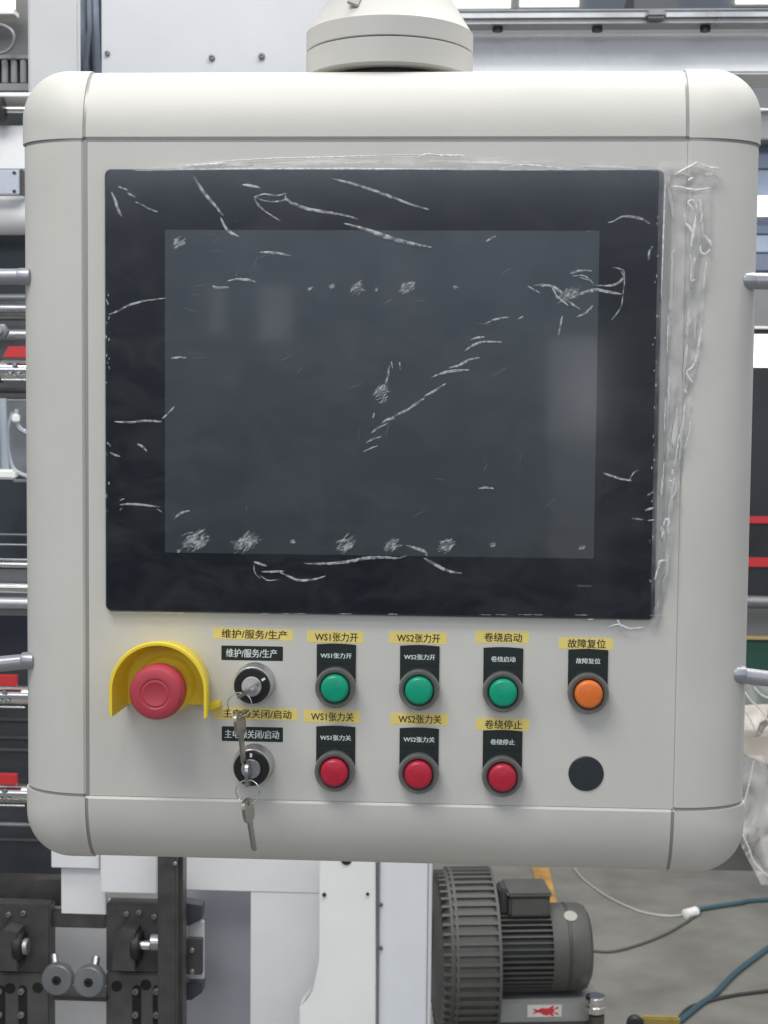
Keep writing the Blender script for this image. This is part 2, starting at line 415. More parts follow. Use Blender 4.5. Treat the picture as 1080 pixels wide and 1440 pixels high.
# key switches
def key_switch(px, py, ang, label):
    c = at(px, py, 0); X, Z = c.x, c.z
    b = MB(); b.lathe([(.0146, 0), (.0146, .0030), (.0138, .0045), (.0136, .0125), (.0134, .0140), (.0128, .0146), (.0, .0146)], (X, -.0003, Z), seg=56)
    k = obj('key_switch', b, mat('satin chrome', (.55, .55, .54), .3, metal=.75), P, label)
    d = MB(); d.lathe([(.0127, 0), (.0127, .0020), (.0120, .0030), (.0076, .0032), (.0074, .0018), (0, .0018)], (X, -.0149, Z), seg=48)
    obj_child('collar', d, mat('black collar', (.014, .015, .016), .3), k)
    e_ = MB(); e_.lathe([(.0071, 0), (.0071, .0032), (.0066, .0040), (0, .0040)], (X, -.0160, Z), seg=40)
    obj_child('barrel', e_, mat('satin barrel', (.56, .54, .53), .4, metal=.35) if ang else steel, k)
    s = MB(); s.box(-.0008, .0008, -.0003, .0003, -.0040, .0040, 0)
    bmesh.ops.transform(s.b, matrix=Matrix.Translation((X, -.0202, Z)) @ Matrix.Rotation(ang, 4, 'Y'), verts=s.b.verts)
    obj_child('keyway', s, mat('dark slot', (.01, .01, .01), .6), k)
    i = MB(); i.box(-.0008, .0008, -.0003, .0003, -.0014, .0014, .0001)
    bmesh.ops.transform(i.b, matrix=Matrix.Translation((X, -.0182, Z)) @ Matrix.Rotation(ang, 4, 'Y') @ Matrix.Translation((0, 0, .0098)), verts=i.b.verts)
    obj_child('pointer_mark', i, mat('bright white mark', (.85, .85, .82), .4), k)
    return X, Z
K1 = key_switch(359, 959, R(58), 'key switch turned to the right, below the upper black label')
K2 = key_switch(358, 1073, R(0), 'key switch upright, below the lower black label')

def key_mb(mb, M4, L=.030, hp=(0, .0055)):
    """a flat key: bow in the local x-z plane round the origin, blade down -z"""
    t = bmesh.new(); n = 28; th = .0011
    bow = []
    for i in range(n):
        a = 2*math.pi*i/n; r_ = .0095*(1-.06*math.cos(4*a)); bow.append((r_*math.cos(a), r_*math.sin(a)*.92))
    hole = [(hp[0]+.0024*math.cos(2*math.pi*i/n), hp[1]+.0024*math.sin(2*math.pi*i/n)) for i in range(n)]
    for y in (-th, th):
        o_ = [t.verts.new((x, y, z)) for x, z in bow]; h_ = [t.verts.new((x, y, z)) for x, z in hole]
        for i in range(n): t.faces.new((o_[i], o_[(i+1) % n], h_[(i+1) % n], h_[i]))
    t.verts.ensure_lookup_table()
    for base in (0, n):
        for i in range(n): t.faces.new((t.verts[base+i], t.verts[base+(i+1) % n], t.verts[2*n+base+(i+1) % n], t.verts[2*n+base+i]))
    w_ = .0034; out = [(-w_, -.008), (w_, -.008)]; z = -.011; k = 0
    out.append((w_, z))
    while z > -.008-L:
        k += 1; z -= .0022; out.append((w_ - (.0014 if k % 2 else .0003), z)); 
    out += [(0, -.0105-L), (-w_, -.008-L)]
    a = [t.verts.new((x, -th*.8, z)) for x, z in out]; b = [t.verts.new((x, th*.8, z)) for x, z in out]
    t.faces.new(a); t.faces.new(b[::-1]); n2 = len(out)
    for i in range(n2): t.faces.new((a[i], b[i], b[(i+1) % n2], a[(i+1) % n2]))
    bmesh.ops.transform(t, matrix=M4, verts=t.verts)
    mb._join(t)
def key_set(name, K, ang, label, lean, drop):
    X, Z = K; T = thing(name, label, 'keys', (X, -.04, Z))
    # inserted key: blade goes into the barrel (+y), bow stands out edge-on
    blade_in = Matrix.Rotation(ang, 4, 'Y') @ Matrix.Rotation(R(90), 4, 'Z') @ Matrix.Rotation(R(90), 4, 'Y').inverted()
    # local x->?, build: local -z (blade) -> +y ; local x (bow width) -> z
    B = Matrix(((0, 1, 0, 0), (0, 0, -1, 0), (1, 0, 0, 0), (0, 0, 0, 1)))
    mb = MB(); key_mb(mb, Matrix.Translation((X, -.0325, Z)) @ Matrix.Rotation(ang, 4, 'Y') @ B, .006, (-.0058, 0))
    obj('key', mb, keym, T)
    # ring hangs from the bow, facing the camera
    hx = Vector((0, 0, -.0055)); hx.rotate(Matrix.Rotation(ang, 3, 'Y'))
    top = Vector((X, -.0325, Z)) + Vector((hx.x, 0, hx.z))
    rr_ = .0084; cen = top + Vector((lean*.001, -.0005, -rr_+.0012))
    rb = MB(); rb.tube([cen + Vector((rr_*math.cos(2*math.pi*i/48), .0004*math.sin(4*math.pi*i/48), rr_*math.sin(2*math.pi*i/48))) for i in range(48)], .00042, 8, closed=True)
    obj('ring', rb, chrome, T)
    kb = MB(); hz = cen + Vector((-.0004, 0, -rr_))
    Hm = Matrix.Translation(hz) @ Matrix.Rotation(R(drop), 4, 'Y') @ Matrix.Rotation(R(78), 4, 'Z') @ Matrix.Translation((0, 0, -.0048))
    key_mb(kb, Hm, .019); obj('key', kb, keym, T)
    return T
key_set('key_set', K1, R(58), 'keys on a wire ring hanging from the upper key switch', -1.5, -6)
key_set('key_set', K2, R(0), 'keys on a wire ring hanging from the lower key switch', 0, -9)

# emergency stop
c = at(236, 960, 0); X, Z = c.x, c.z
mb = MB(); mb.lathe([(.0215, 0), (.0215, .004), (.0200, .006), (.0190, .007), (.0, .007)], (X, -.0003, Z), seg=64)
es = obj('emergency_stop', mb, yellow, P, 'red mushroom emergency stop in a yellow horseshoe shroud')
sh = MB(); ro, ri = .0338, .0306; n = 48
def shroud_path(r, drop_):
    pts = [(-r, -drop_)]
    for i in range(n+1):
        a = math.pi - math.pi*i/n; pts.append((r*math.cos(a), r*math.sin(a)))
    pts.append((r, -drop_)); return pts
po, pi_ = shroud_path(ro, .0175), shroud_path(ri, .0175)
lay = []
for y, grow, t_ in ((-.0003, -.0034, 0), (-.015, -.0012, 0), (-.030, .0008, 0), (-.0335, .0014, .3), (-.0350, .0012, .8)):
    A = [sh.b.verts.new((X+x*(1-t_*.03+grow/ro), y, Z+z*(1-t_*.03+grow/ro))) for x, z in po]
    B_ = [sh.b.verts.new((X+x*(1+t_*.03+grow/ro), y, Z+z*(1+t_*.03+grow/ro))) for x, z in pi_]
    lay.append((A, B_))
for (A, B_), (A2, B2) in zip(lay, lay[1:]):
    for i in range(len(A)-1):
        sh.b.faces.new((A[i], A[i+1], A2[i+1], A2[i])); sh.b.faces.new((B_[i], B2[i], B2[i+1], B_[i+1]))
    for i in (0, -1): sh.b.faces.new((A[i], A2[i], B2[i], B_[i]))
A, B_ = lay[-1]
for i in range(len(A)-1): sh.b.faces.new((A[i], A[i+1], B_[i+1], B_[i]))
obj_child('shroud', sh, yellow, es)
# floor of the shroud and its small lower flange
fp = MB(); poly = [(X+x, Z+z) for x, z in shroud_path(.0302, .0150)]
fp.prism(poly, -.0045, -.0003, .0008)
fp.prism([(X+.029, Z-.0135), (X+.0385, Z-.0120), (X+.0395, Z-.0155), (X+.0335, Z-.0185), (X+.029, Z-.0185)], -.006, -.0003, .0008)
obj_child('shroud_base', fp, yellow, es)
st = MB(); st.lathe([(.0145, 0), (.0140, .022)], (X, -.006, Z), seg=40); obj_child('stem', st, yellow, es)
cp = MB(); cp.lathe([(.0150, 0), (.0188, .001), (.0192, .004), (.0194, .010), (.0188, .0148), (.0170, .0178), (.0140, .0190), (.0108, .0190), (.0100, .0184), (.0092, .0184), (.0084, .0188), (.0055, .0178), (.0, .0174)], (X, -.0255, Z), seg=72)
obj_child('cap', cp, redcap, es)

# handles of the panel
def handle(pts, r, label):
    mb = MB(); mb.tube(pts, r, 20); return obj('handle', mb, handlem, P, label)
def bend(p0, p1, p2, n=6):
    p0, p1, p2 = map(Vector, (p0, p1, p2)); return [p0*(1-t)**2+p1*2*t*(1-t)+p2*t*t for t in [i/n for i in range(n+1)]]
a, b = at(42, 389, .016), at(42, 929, .016)
for (p0, p1, sgn) in (((43, 389), (48, 929), -1), ((1044, 395), (1031, 948), 1)):
    A = at(*p0, .016); B = at(*p1, .016); zo = -.004*(1 if sgn > 0 else -1)
    dx = sgn*.075; mb = MB()
    top = [A, A+Vector((sgn*.045, 0, -.0005))] + bend(A+Vector((sgn*.058, 0, -.0008)), A+Vector((dx, 0, -.001)), A+Vector((dx, 0, -.02)))
    bot = [B, B+Vector((sgn*.030, 0, -.0035))] + bend(B+Vector((sgn*.058, 0, -.004)), B+Vector((dx, 0, -.004)), B+Vector((dx, 0, .02)))
    mb.tube(top + bot[::-1], .0058, 20)
    h = obj('handle', mb, handlem, P)
    for q in (A, B):
        m2 = MB(); m2.lathe([(.0050, 0), (.0060, .0006), (.0062, .002), (.0062, .008), (.0058, .0095)], q - Vector((sgn*.0006, 0, 0)), (sgn, 0, 0), 28); obj_child('collar', m2, handlem, h)

# swivel neck on top of the box
NC = at(548, 97, .085); NX, NY = NC.x, .082; zt = ZT + DT
nk = MB(); rn = .0625
nk.lathe([(rn-.004, 0), (rn, .0015), (rn, .0185), (rn-.0008, .0190)], (NX, NY, zt+.004), (0, 0, 1), 72)
neck = obj('swivel_neck', nk, neckm, P)
m2 = MB(); m2.lathe([(rn-.0012, 0), (rn-.0002, .0006), (rn, .014), (rn-.001, .0150), (rn*.72, .0420), (rn*.60, .060), (rn*.56, .12), (rn*.56, .2)], (NX, NY, zt+.0238), (0, 0, 1), 72)
obj_child('housing', m2, neckm, neck)
m3 = MB(); m3.lathe([(rn-.014, -.012), (rn-.012, .006)], (NX, NY, zt+.0005), (0, 0, 1), 48); obj_child('bearing', m3, mat('dark bearing', (.03, .025, .03), .6), neck)
m5 = MB()
m5.box(-.0045, .0045, -.0014, .0012, -.013, .016, .0008)
bmesh.ops.transform(m5.b, matrix=Matrix.Translation((NX-.020, NY-rn*.76, zt+.0238+.033)) @ Matrix.Rotation(R(22), 4, 'Y') @ Matrix.Rotation(R(-32), 4, 'X'), verts=m5.b.verts)
obj_child('inset_plate', m5, mat('neck inset', (.36, .36, .34), .5), neck)

# ------------------------------------------------------------------ protective film on the touchscreen


Fw = film_mat('film crease', .46, (.95, .98, 1.0), rough=.18, cut=.85, spec=1.5)
Fh = film_mat('film highlight crease', .85, rough=.15, cut=.35)
def hazy_film(name, lo, hi, sc, stretch, col=.95, spec=1.2, rough=.1, bump=0, bsc=40, det=8):
    m = film_mat(name, lo, (col/.8,)*3, rough=rough, spec=spec, bump=bump, bscale=bsc); n = m.node_tree
    t = n.nodes.new('ShaderNodeTexCoord'); mp = n.nodes.new('ShaderNodeMapping'); mp.inputs['Scale'].default_value = stretch; mp.inputs['Rotation'].default_value = (0, R(25), 0)
    no = n.nodes.new('ShaderNodeTexNoise'); no.inputs['Scale'].default_value = sc; no.inputs['Detail'].default_value = det; no.inputs['Roughness'].default_value = .65; no.inputs['Distortion'].default_value = .8
    ra = n.nodes.new('ShaderNodeMapRange'); ra.inputs['From Min'].default_value = .42; ra.inputs['From Max'].default_value = .75; ra.inputs['To Min'].default_value = lo; ra.inputs['To Max'].default_value = hi
    n.links.new(t.outputs['Object'], mp.inputs[0]); n.links.new(mp.outputs[0], no.inputs['Vector']); n.links.new(no.outputs[0], ra.inputs[0])
    for nd in n.nodes:
        if nd.type == 'MIX_SHADER' and not nd.inputs[0].is_linked: n.links.new(ra.outputs[0], nd.inputs[0])
    return m
Fm = hazy_film('clear film', .003, .018, 22, (1, 1, 1.7), spec=1.16)
Fflap = hazy_film('loose film', .05, .26, 55, (1, 1, .5), col=1.0, spec=1.15, rough=.10, bump=.25, bsc=60)
FT = thing('protective_film', 'clear creased protective film over the touchscreen with a loose crumpled edge at its right', 'plastic film', (0, -.006, BASE_Z-.15))
edge = [(222, 958), (232, 1010), (245, 1015), (262, 1001), (300, 998), (350, 1002), (420, 991), (480, 986), (540, 976), (600, 968), (680, 956), (740, 948), (790, 941), (830, 936), (870, 926), (889, 905)]
def lerp(tab, y):
    for (a, b), (c_, d) in zip(tab, tab[1:]):
        if y <= c_: return b + (d-b)*max(0, (y-a))/(c_-a)
    return tab[-1][1]
mb = MB(); NV = 230; rows = []
for j in range(NV+1):
    py = 226 + (889-226)*j/NV; row = []
    pL = at(930 - 12*(py-241)/625., py, -.006); jag = 3.0*noise.noise(Vector((0, py*.12, 3)))
    pR = at(lerp(edge, py)+jag, py, -.004)
    for i in range(41):
        t = i/40; x = pL.x - .0015 + (pR.x-pL.x+.0015)*t; z = pL.z
        # lies on the glass edge then falls to the plate, crumpled
        over = max(0, x-(GX1+.0008)); base = -.0058 + min(1, over/.006)*.0040
        cr_ = noise.turbulence_vector(Vector((x*55, 0, z*28)), 4, True).y; cr2 = abs(noise.noise(Vector((x*130, 5, z*60))))
        amp = min(1, over/.008)*.0024
        if GZ1 < z: base = -.0030
        row.append(mb.b.verts.new((x, min(-.0008, base - amp*(abs(cr_)*.9 + cr2*.25) ), z)))
    rows.append(row)
for a, b in zip(rows, rows[1:]):
    for i in range(40): mb.b.faces.new((a[i], a[i+1], b[i+1], b[i]))
obj('loose_edge', mb, Fflap, FT, smooth=180)
mb = MB(); mb.prism(rrect(GX0-.0012, GX1-.0006, GZ0-.001, GZ1+.001, .003), -.00590, -.00575)
obj('film_sheet', mb, Fm, FT, smooth=0)
# sagging strip of film above the glass
mb = MB(); rows = []
for j in range(9):
    row = []
    for i in range(81):
        t = i/80; px = 185 + 745*t; top_ = 238 - 20*math.sin(math.pi*min(1, t*1.0))**.6 + 2*noise.noise(Vector((px*.02, 0, 0)))
        py = 242 + (top_-242)*j/8; q = at(px, py, -.004); q.y = -.0050 + .0042*(j/8) - .0018*math.sin(math.pi*j/8)*(1+noise.noise(Vector((px*.015, j*.3, 1)))); row.append(mb.b.verts.new(q))
    rows.append(row)
for a, b in zip(rows, rows[1:]):
    for i in range(80): mb.b.faces.new((a[i], a[i+1], b[i+1], b[i]))
obj('upper_edge', mb, Fflap, FT, smooth=180)

def smooth_path(p, n=5):
    out = []
    for i in range(len(p)-1):
        p0, p1, p2, p3 = p[max(i-1, 0)], p[i], p[i+1], p[min(i+2, len(p)-1)]
        for k in range(n):
            t = k/n
            out.append(tuple(.5*((2*p1[a])+(-p0[a]+p2[a])*t+(2*p0[a]-5*p1[a]+4*p2[a]-p3[a])*t*t+(-p0[a]+3*p1[a]-3*p2[a]+p3[a])*t**3) for a in (0, 1)))
    out.append(tuple(p[-1])); return out
def crease(pts, wpx, m=None, Y=-.0060, jit=.5, into=None, double=True):
    mb = into or MB()
    pp = smooth_path(pts); n = len(pp)
    def band(off, wid, jt):
        P3, rr_ = [], []
        for i, (x, y) in enumerate(pp):
            a = pp[min(i+1, n-1)]; b = pp[max(i-1, 0)]; dx, dy = a[0]-b[0], a[1]-b[1]; L = math.hypot(dx, dy) or 1
            wid_ = 1.6; env = max(.12, math.sin(math.pi*(i+.4)/(n-.2))**.6)
            o_ = off*env + jt*noise.noise(Vector((x*.35, y*.35, off)))
            P3.append(at(x-dy/L*o_, y+dx/L*o_, Y)); rr_.append(max(.1, wid_*wid*env*(1+.45*noise.noise(Vector((x*.6, y*.6, 2+off)))))*pxm(0))
        mb.tube(P3, rr_, 6, .35)
    if double and wpx > 1.6:
        band(-wpx*.42, .50, jit); band(wpx*.42, .42, jit)
        band(0, wpx*.26, jit)
    else: band(0, wpx*.42, jit)
    if into is None: return obj('crease', mb, m or Fw, FT, smooth=60)
CR = [
 ([(157,270),(162,283),(167,297),(171,304)],3.4),
 ([(273,248),(281,263),(296,282),(314,303)],3.8), ([(310,305),(317,320),(326,328),(337,333)],3),
 ([(166,262),(173,265),(181,268)],1.6), ([(178,270),(185,275),(191,277)],1.8), ([(190,284),(200,288),(206,292)],1.4), ([(200,289),(213,295),(222,298)],1.4),
 ([(341,260),(352,261),(366,264)],3), ([(357,277),(372,273),(390,275),(403,271)],1.6), ([(357,277),(375,283),(392,283),(403,280)],1.2), ([(403,271),(402,279),(412,286),(430,293),(455,298),(480,302),(504,308)],3.4),
 ([(362,285),(372,296),(385,305),(395,311)],1.2), ([(358,279),(364,290),(376,300)],1.0),
 ([(467,251),(490,257),(520,266),(550,277),(580,288),(604,295)],3.0),
 ([(484,314),(505,320),(530,328),(560,338),(585,344),(607,348)],5.0), ([(500,317),(530,331),(570,342)],1.5),
 ([(365,355),(380,355),(395,357),(409,360)],2.6), ([(320,395),(335,393),(350,394),(361,397)],2.6), ([(299,402),(306,405),(322,404)],3.0),
 ([(153,442),(165,438),(180,430),(200,424),(234,419)],1.8),
 ([(241,504),(252,503),(262,503)],2.0), ([(161,593),(185,594),(205,592),(228,593)],2.4), ([(228,589),(238,580),(246,571)],1.8),
 ([(193,625),(199,627),(207,635)],2.0), ([(154,636),(162,640),(169,642)],1.8),
 ([(168,710),(180,709),(200,710),(225,713)],2.0), ([(168,704),(175,701)],1.0), ([(168,718),(172,714)],1.0), ([(220,715),(229,721)],1.0),
 ([(244,731),(254,722),(267,718)],2.0),
 ([(683,340),(690,336),(698,332)],1.8), ([(863,311),(875,305),(890,305),(905,309),(914,315)],2.6), ([(855,313),(864,311)],1.2),
 ([(912,366),(913,355),(918,346)],1.8),
 ([(682,455),(698,449),(715,446)],1.8), ([(728,449),(736,445)],1.6), ([(662,478),(672,475),(682,474)],1.8), ([(652,495),(665,486),(680,481),(706,481)],2.4),
 ([(630,518),(645,514),(660,506),(675,503)],2.0), ([(607,531),(625,524),(645,521),(660,520)],3.0), ([(595,558),(607,552),(618,545),(628,539)],2.2),
 ([(573,576),(585,568),(597,560)],2.4), ([(548,588),(560,583),(572,577),(580,572)],2.6), ([(535,596),(545,590),(556,588)],2.4), ([(522,609),(532,602),(546,595)],2.0), ([(515,623),(524,618),(536,614)],1.8), ([(510,636),(520,631),(531,627)],1.6),
 ([(524,588),(527,580)],1.6), ([(540,545),(545,530),(548,514)],2.0), ([(552,518),(550,508)],1.4), ([(563,521),(562,509)],1.4), ([(524,556),(533,548),(540,540)],2.0),
 ([(673,687),(683,686),(694,687)],2.0),
 ([(427,792),(445,793),(470,792),(495,789),(515,785),(540,784),(560,785),(572,781)],3.4), ([(571,767),(585,771),(597,776),(601,782)],3.2), ([(596,785),(610,793),(630,803),(649,806)],3.4),
 ([(356,790),(366,793),(375,796)],2.2), ([(357,789),(358,804),(366,814)],1.0), ([(368,804),(385,804),(400,803)],2.0), ([(366,809),(376,816),(392,815)],1.4), ([(392,804),(405,810),(420,816),(440,815),(458,810)],2.4),
 ([(848,665),(862,670),(875,674),(889,676)],2.2), ([(885,675),(892,664),(899,661)],1.2),
 ([(910,697),(919,692)],1.8), ([(907,718),(919,714)],2.0), ([(889,729),(898,730),(905,731)],1.6), ([(911,732),(920,731)],1.6),
 ([(802,385),(815,381),(832,381)],2.4), ([(805,388),(822,388),(835,399)],1.4), ([(838,401),(855,402),(868,399),(876,391),(876,380),(862,376)],2.4),
 ([(806,418),(822,411),(840,408),(858,411),(876,414)],3.4), ([(876,414),(878,392),(872,380)],1.4), ([(876,415),(873,432),(860,450)],1.2),
 ([(760,403),(775,402),(790,412),(800,424),(816,435)],3.0), ([(742,402),(752,408),(759,412)],1.6), ([(775,402),(785,418),(800,430)],1.8), ([(811,446),(825,439),(834,429)],2.0), ([(785,472),(788,458),(791,444)],2.2),
 ([(750,402),(765,400),(780,404)],1.2), ([(815,390),(830,395),(836,402)],1.2)]
for pts, wd in CR: crease(pts, wd)
def scuff(cx, cy, rx, ry, n, wd=.6, ang=0.6):
    mb = MB()
    for _ in range(int(n*1.7)):
        a = random.uniform(-.5, .5)+ang; r_ = random.random()**.5; th = random.uniform(0, 6.28)
        x, y = cx+rx*r_*math.cos(th)*.8, cy+ry*r_*math.sin(th)*.8; L = random.uniform(.3, .8)*rx; k = random.uniform(-.5, .5)
        crease([(x-L*math.cos(a), y+L*math.sin(a)), (x+k*L*.4, y+k*L*.5), (x+L*math.cos(a), y-L*math.sin(a))], wd*random.uniform(.6, 1.3), into=mb, jit=1.0)
    return obj('scuff_mark', mb, Fw, FT, smooth=60)
for a in ((275,760,17,14,38), (345,763,17,11,36), (487,766,13,11,26), (552,767,11,8,22), (627,767,11,10,22), (503,405,9,9,18), (573,404,10,8,18), (640,404,4,3,6), (436,405,4,3,6), (466,403,5,4,6), (530,407,3,3,5), (694,766,5,4,8), (818,771,5,3,6), (413,764,4,8,6), (250,340,11,9,14), (537,553,10,14,24), (250,775,4,2,4), (800,415,16,10,20), (828,325,3,2,3)): scuff(*a)
# tiny bright nicks where the film is stuck down along the glass edges
mb = MB()
for x, ys, n in ((151, (410, 720), 24), (926, (250, 860), 26)):
    for _ in range(n):
        y = random.uniform(*ys); xx = x + (-12*(y-241)/625 if x > 500 else 0) + random.uniform(-3, 3)
        crease([(xx, y), (xx+random.uniform(-1.5, 1.5), y+random.uniform(1.5, 5))], random.uniform(.8, 1.6), into=mb)
for _ in range(18): 
    x = random.uniform(160, 915); crease([(x, 861+.008*x*.6), (x+random.uniform(4, 30), 861.2+.008*x*.6)], .7, into=mb)
o = obj('edge_nicks', mb, Fw, FT, smooth=60); o['kind'] = 'stuff'
mb = MB()
for _ in range(40):
    x, y = random.uniform(240, 830), 330 + 440*random.random()**1.5; a_ = random.choice((.5, .7, -.2, .05, 1.3)) + random.uniform(-.25, .25); L = random.uniform(4, 26)
    crease([(x, y), (x+L*.5*math.cos(a_)+random.uniform(-1, 1), y-L*.5*math.sin(a_)), (x+L*math.cos(a_), y-L*math.sin(a_))], random.uniform(.35, .7), into=mb)
for _ in range(160):
    x, y = random.uniform(165, 905), random.uniform(255, 850); q_ = at(x, y, -.00595); r_ = random.uniform(.15, .45)*pxm(0)*(1 if random.random() < .9 else 2)
    mb.box(q_.x-r_, q_.x+r_, -.0061, -.0059, q_.z-r_*.8, q_.z+r_*.8, 0)
o = obj('fine_scratches', mb, film_mat('faint scratch', .10, (.95, .97, 1), rough=.3, cut=.5, spec=1.15), FT, smooth=60); o['kind'] = 'stuff'
# folds of the loose film, their glints put in as whitish strips
FL = [([(948,246),(960,240),(975,232),(981,228)],2.6), ([(985,231),(1000,236),(1015,237)],1.8), ([(944,262),(955,263),(977,267),(990,266),(1000,264)],2.2), ([(968,254),(975,250)],3),
 ([(975,294),(968,285),(975,282),(982,296)],2.0), ([(979,300),(977,318),(974,335),(972,348)],2.4), ([(963,313),(970,320),(974,328)],2.4), ([(988,300),(985,312)],1.4), ([(990,330),(998,340),(1001,347)],2.2),
 ([(985,345),(986,355),(993,357),(999,350)],2.2), ([(978,362),(975,372)],2), ([(972,385),(972,395),(978,393)],1.8), ([(968,452),(967,462)],1.8), ([(987,462),(984,480),(980,498)],2.2), ([(980,500),(974,516),(966,523),(970,533),(976,538)],2.4), ([(962,548),(966,553)],1.8),
 ([(963,568),(962,582)],1.8), ([(972,585),(969,610),(962,632)],1.4), ([(955,610),(951,640),(948,655)],1.4), ([(946,660),(945,668)],2), ([(941,676),(945,678)],2.4), ([(951,678),(950,690),(944,702)],1.8),
 ([(933,740),(936,731),(941,733),(938,742)],2.4), ([(930,756),(934,747)],1.6), ([(926,800),(928,790),(938,788)],2.6), ([(921,815),(925,800)],2), ([(934,650),(930,700)],.9), ([(936,560),(934,610)],.9), ([(940,440),(938,500)],.8),
 ([(936,250),(934,300),(932,360),(930,420)],1.3), ([(855,882),(870,878),(885,884),(905,882)],1.6), ([(868,871),(874,882)],1.6), ([(826,871),(835,871)],1.2),
 ([(190,240),(300,238),(450,237.5),(600,238),(740,239),(925,239)],1.6), ([(240,235),(300,228),(380,223),(460,221),(560,218),(650,218)],1.2), ([(260,234),(300,231),(318,229)],3), ([(590,221),(600,217),(625,219),(650,219),(653,223)],2.0), ([(700,238),(740,232),(800,238)],1.4)]
for pts, wd in (([(940,262),(950,320),(948,400),(944,480),(940,560),(934,640),(928,720)],7), ([(966,300),(972,380),(968,450),(960,520),(954,600),(946,680),(938,760)],8),
                ([(985,280),(990,350),(984,430),(978,500),(966,570),(958,650)],6), ([(950,240),(975,246),(1002,244)],7), ([(930,740),(936,790),(926,840),(915,872)],8), ([(240,236),(400,229),(560,226),(720,230),(900,236)],7)):
    mb = MB(); full = smooth_path(pts, 8); cuts = [0]
    while cuts[-1] < len(full)-8: cuts.append(cuts[-1]+random.randint(5, 12))
    for c0, c1 in zip(cuts, cuts[1:]+[len(full)]):
      pp = full[c0:max(c0+3, c1-random.randint(0, 3))]; ox_ = random.uniform(-5, 5)*(1 if pts[0][0] > 920 else .3)
      if len(pp) < 3: continue
      mb = MB(); mb.tube([at(x+ox_+3.5*noise.noise(Vector((0, y*.09, 1))), y, -.0066 if x > 920 else -.0052) for x, y in pp], [wd*pxm(0)*(.35+.35*abs(noise.noise(Vector((x*.03, y*.03, 5)))))*math.sin(math.pi*(i+.5)/len(pp))**.4 for i, (x, y) in enumerate(pp)], 8, .22)
      obj('broad_fold', mb, Fflap, FT, smooth=180)
for pts, wd in FL: crease(pts, wd*1.15, Fh, -.0082 if pts[0][0] > 925 and pts[0][1] < 860 else -.0056, double=False)
# ================================================================== background: the machine frame on the left and behind
wpaint = mat('white machine paint', (.78, .785, .79), .32, var=.05, vscale=6, bump=.1, bscale=120)
wpaint2 = mat('white enamel', (.88, .88, .86), .16, var=.04, vscale=9, bump=.12, bscale=60)
wgrey = mat('pale grey paint', (.60, .61, .62), .4, var=.05, vscale=6)
darkm = mat('dark machine paint', (.042, .046, .052), .45, var=.25, vscale=12)
navy = mat('dark navy paint', (.030, .038, .048), .35, var=.2, vscale=10)
brownsteel = mat('blued steel', (.085, .080, .078), .42, metal=.45, var=.22, vscale=30, bump=.2, bscale=200)
midgrey = mat('mid grey metal', (.20, .21, .22), .4, metal=.4, var=.15, vscale=20)
alu = mat('aluminium', (.48, .49, .52), .32, metal=.8, var=.1, vscale=40, stretch=(1, 1, 12))
redm = mat('red plastic tab', (.55, .035, .04), .4)
black = mat('black rubber', (.012, .012, .013), .5)
clear = film_mat('clear hose', .38, (.85, .95, 1.05), rough=.1, spec=1.4)
def P3(px, py, Y): return at(px, py, Y)
def screw(px, py, Y, rpx, parent, m=None, name='screw'):
    r = rpx*pxm(Y); p = at(px, py, Y); mb = MB()
    mb.lathe([(r, 0), (r, r*.5), (r*.8, r*.85), (r*.45, r*.9), (r*.42, r*.45), (0, r*.45)], p, (0, -1, 0), 18)
    return obj_child(name, mb, m or midgrey, parent)
def panel(name, x0, y0, x1, y1, Y, depth, m, label=None, cat=None, bev=.001, parent=None):
    mb = MB(); pbox(mb, x0, y0, x1, y1, Y, depth, bev)
    if parent: return obj_child(name, mb, m, parent)
    o = obj(name, mb, m); return tag(o, label, cat)
def rod(mb, x0, x1, py, rpx, Y, bev=.0):
    a, b = at(x0, py, Y), at(x1, py, Y); b.z = a.z; mb.cyl(a, b, rpx*pxm(Y), 32, bev); return mb

# --- top
YT = 1.15
panel('frame_column', 39, -40, 112, 330, YT, .012, mat('column paint', (.47, .48, .49), .4, var=.05, vscale=6), 'pale grey painted column at the upper left, left of the dark cable gap', 'machine column', .004)
pl = thing('frame_plate', 'white machine plate with small screws behind the swivel neck', 'machine plate', at(400, 200, YT+.02))
panel('plate', 143, -60, 620, 420, YT+.02, .02, mat('plate paint', (.52, .53, .55), .35, var=.06, vscale=5), parent=pl, bev=.001)
for x, y, r_ in ((151, 75, 3.8), (298, 81, 4.4), (368, 79, 4.6)): screw(x, y, YT+.019, r_, pl)
gb = thing('cable_trunking', 'dark trunking with blue-grey hoses between the column and the white plate', 'cable trunking', at(126, 60, YT+.12))
panel('back', 104, -60, 150, 330, YT+.14, .01, darkm, parent=gb)
bluehose = mat('blue grey hose', (.16, .19, .24), .35, var=.15, vscale=30)
for k, (x0_, x1_, x2_, r_) in enumerate(((118, 116, 124, 5), (131, 134, 138, 6), (124, 126, 117, 3.5))):
    mb = MB(); mb.tube([at(x0_+(x1_-x0_)*t*2 if t < .5 else x1_+(x2_-x1_)*(t-.5)*2, -50+t*180, YT+.12-.01*k) for t in [i/12 for i in range(13)]], r_*pxm(YT), 12)
    obj_child('hose', mb, bluehose, gb)
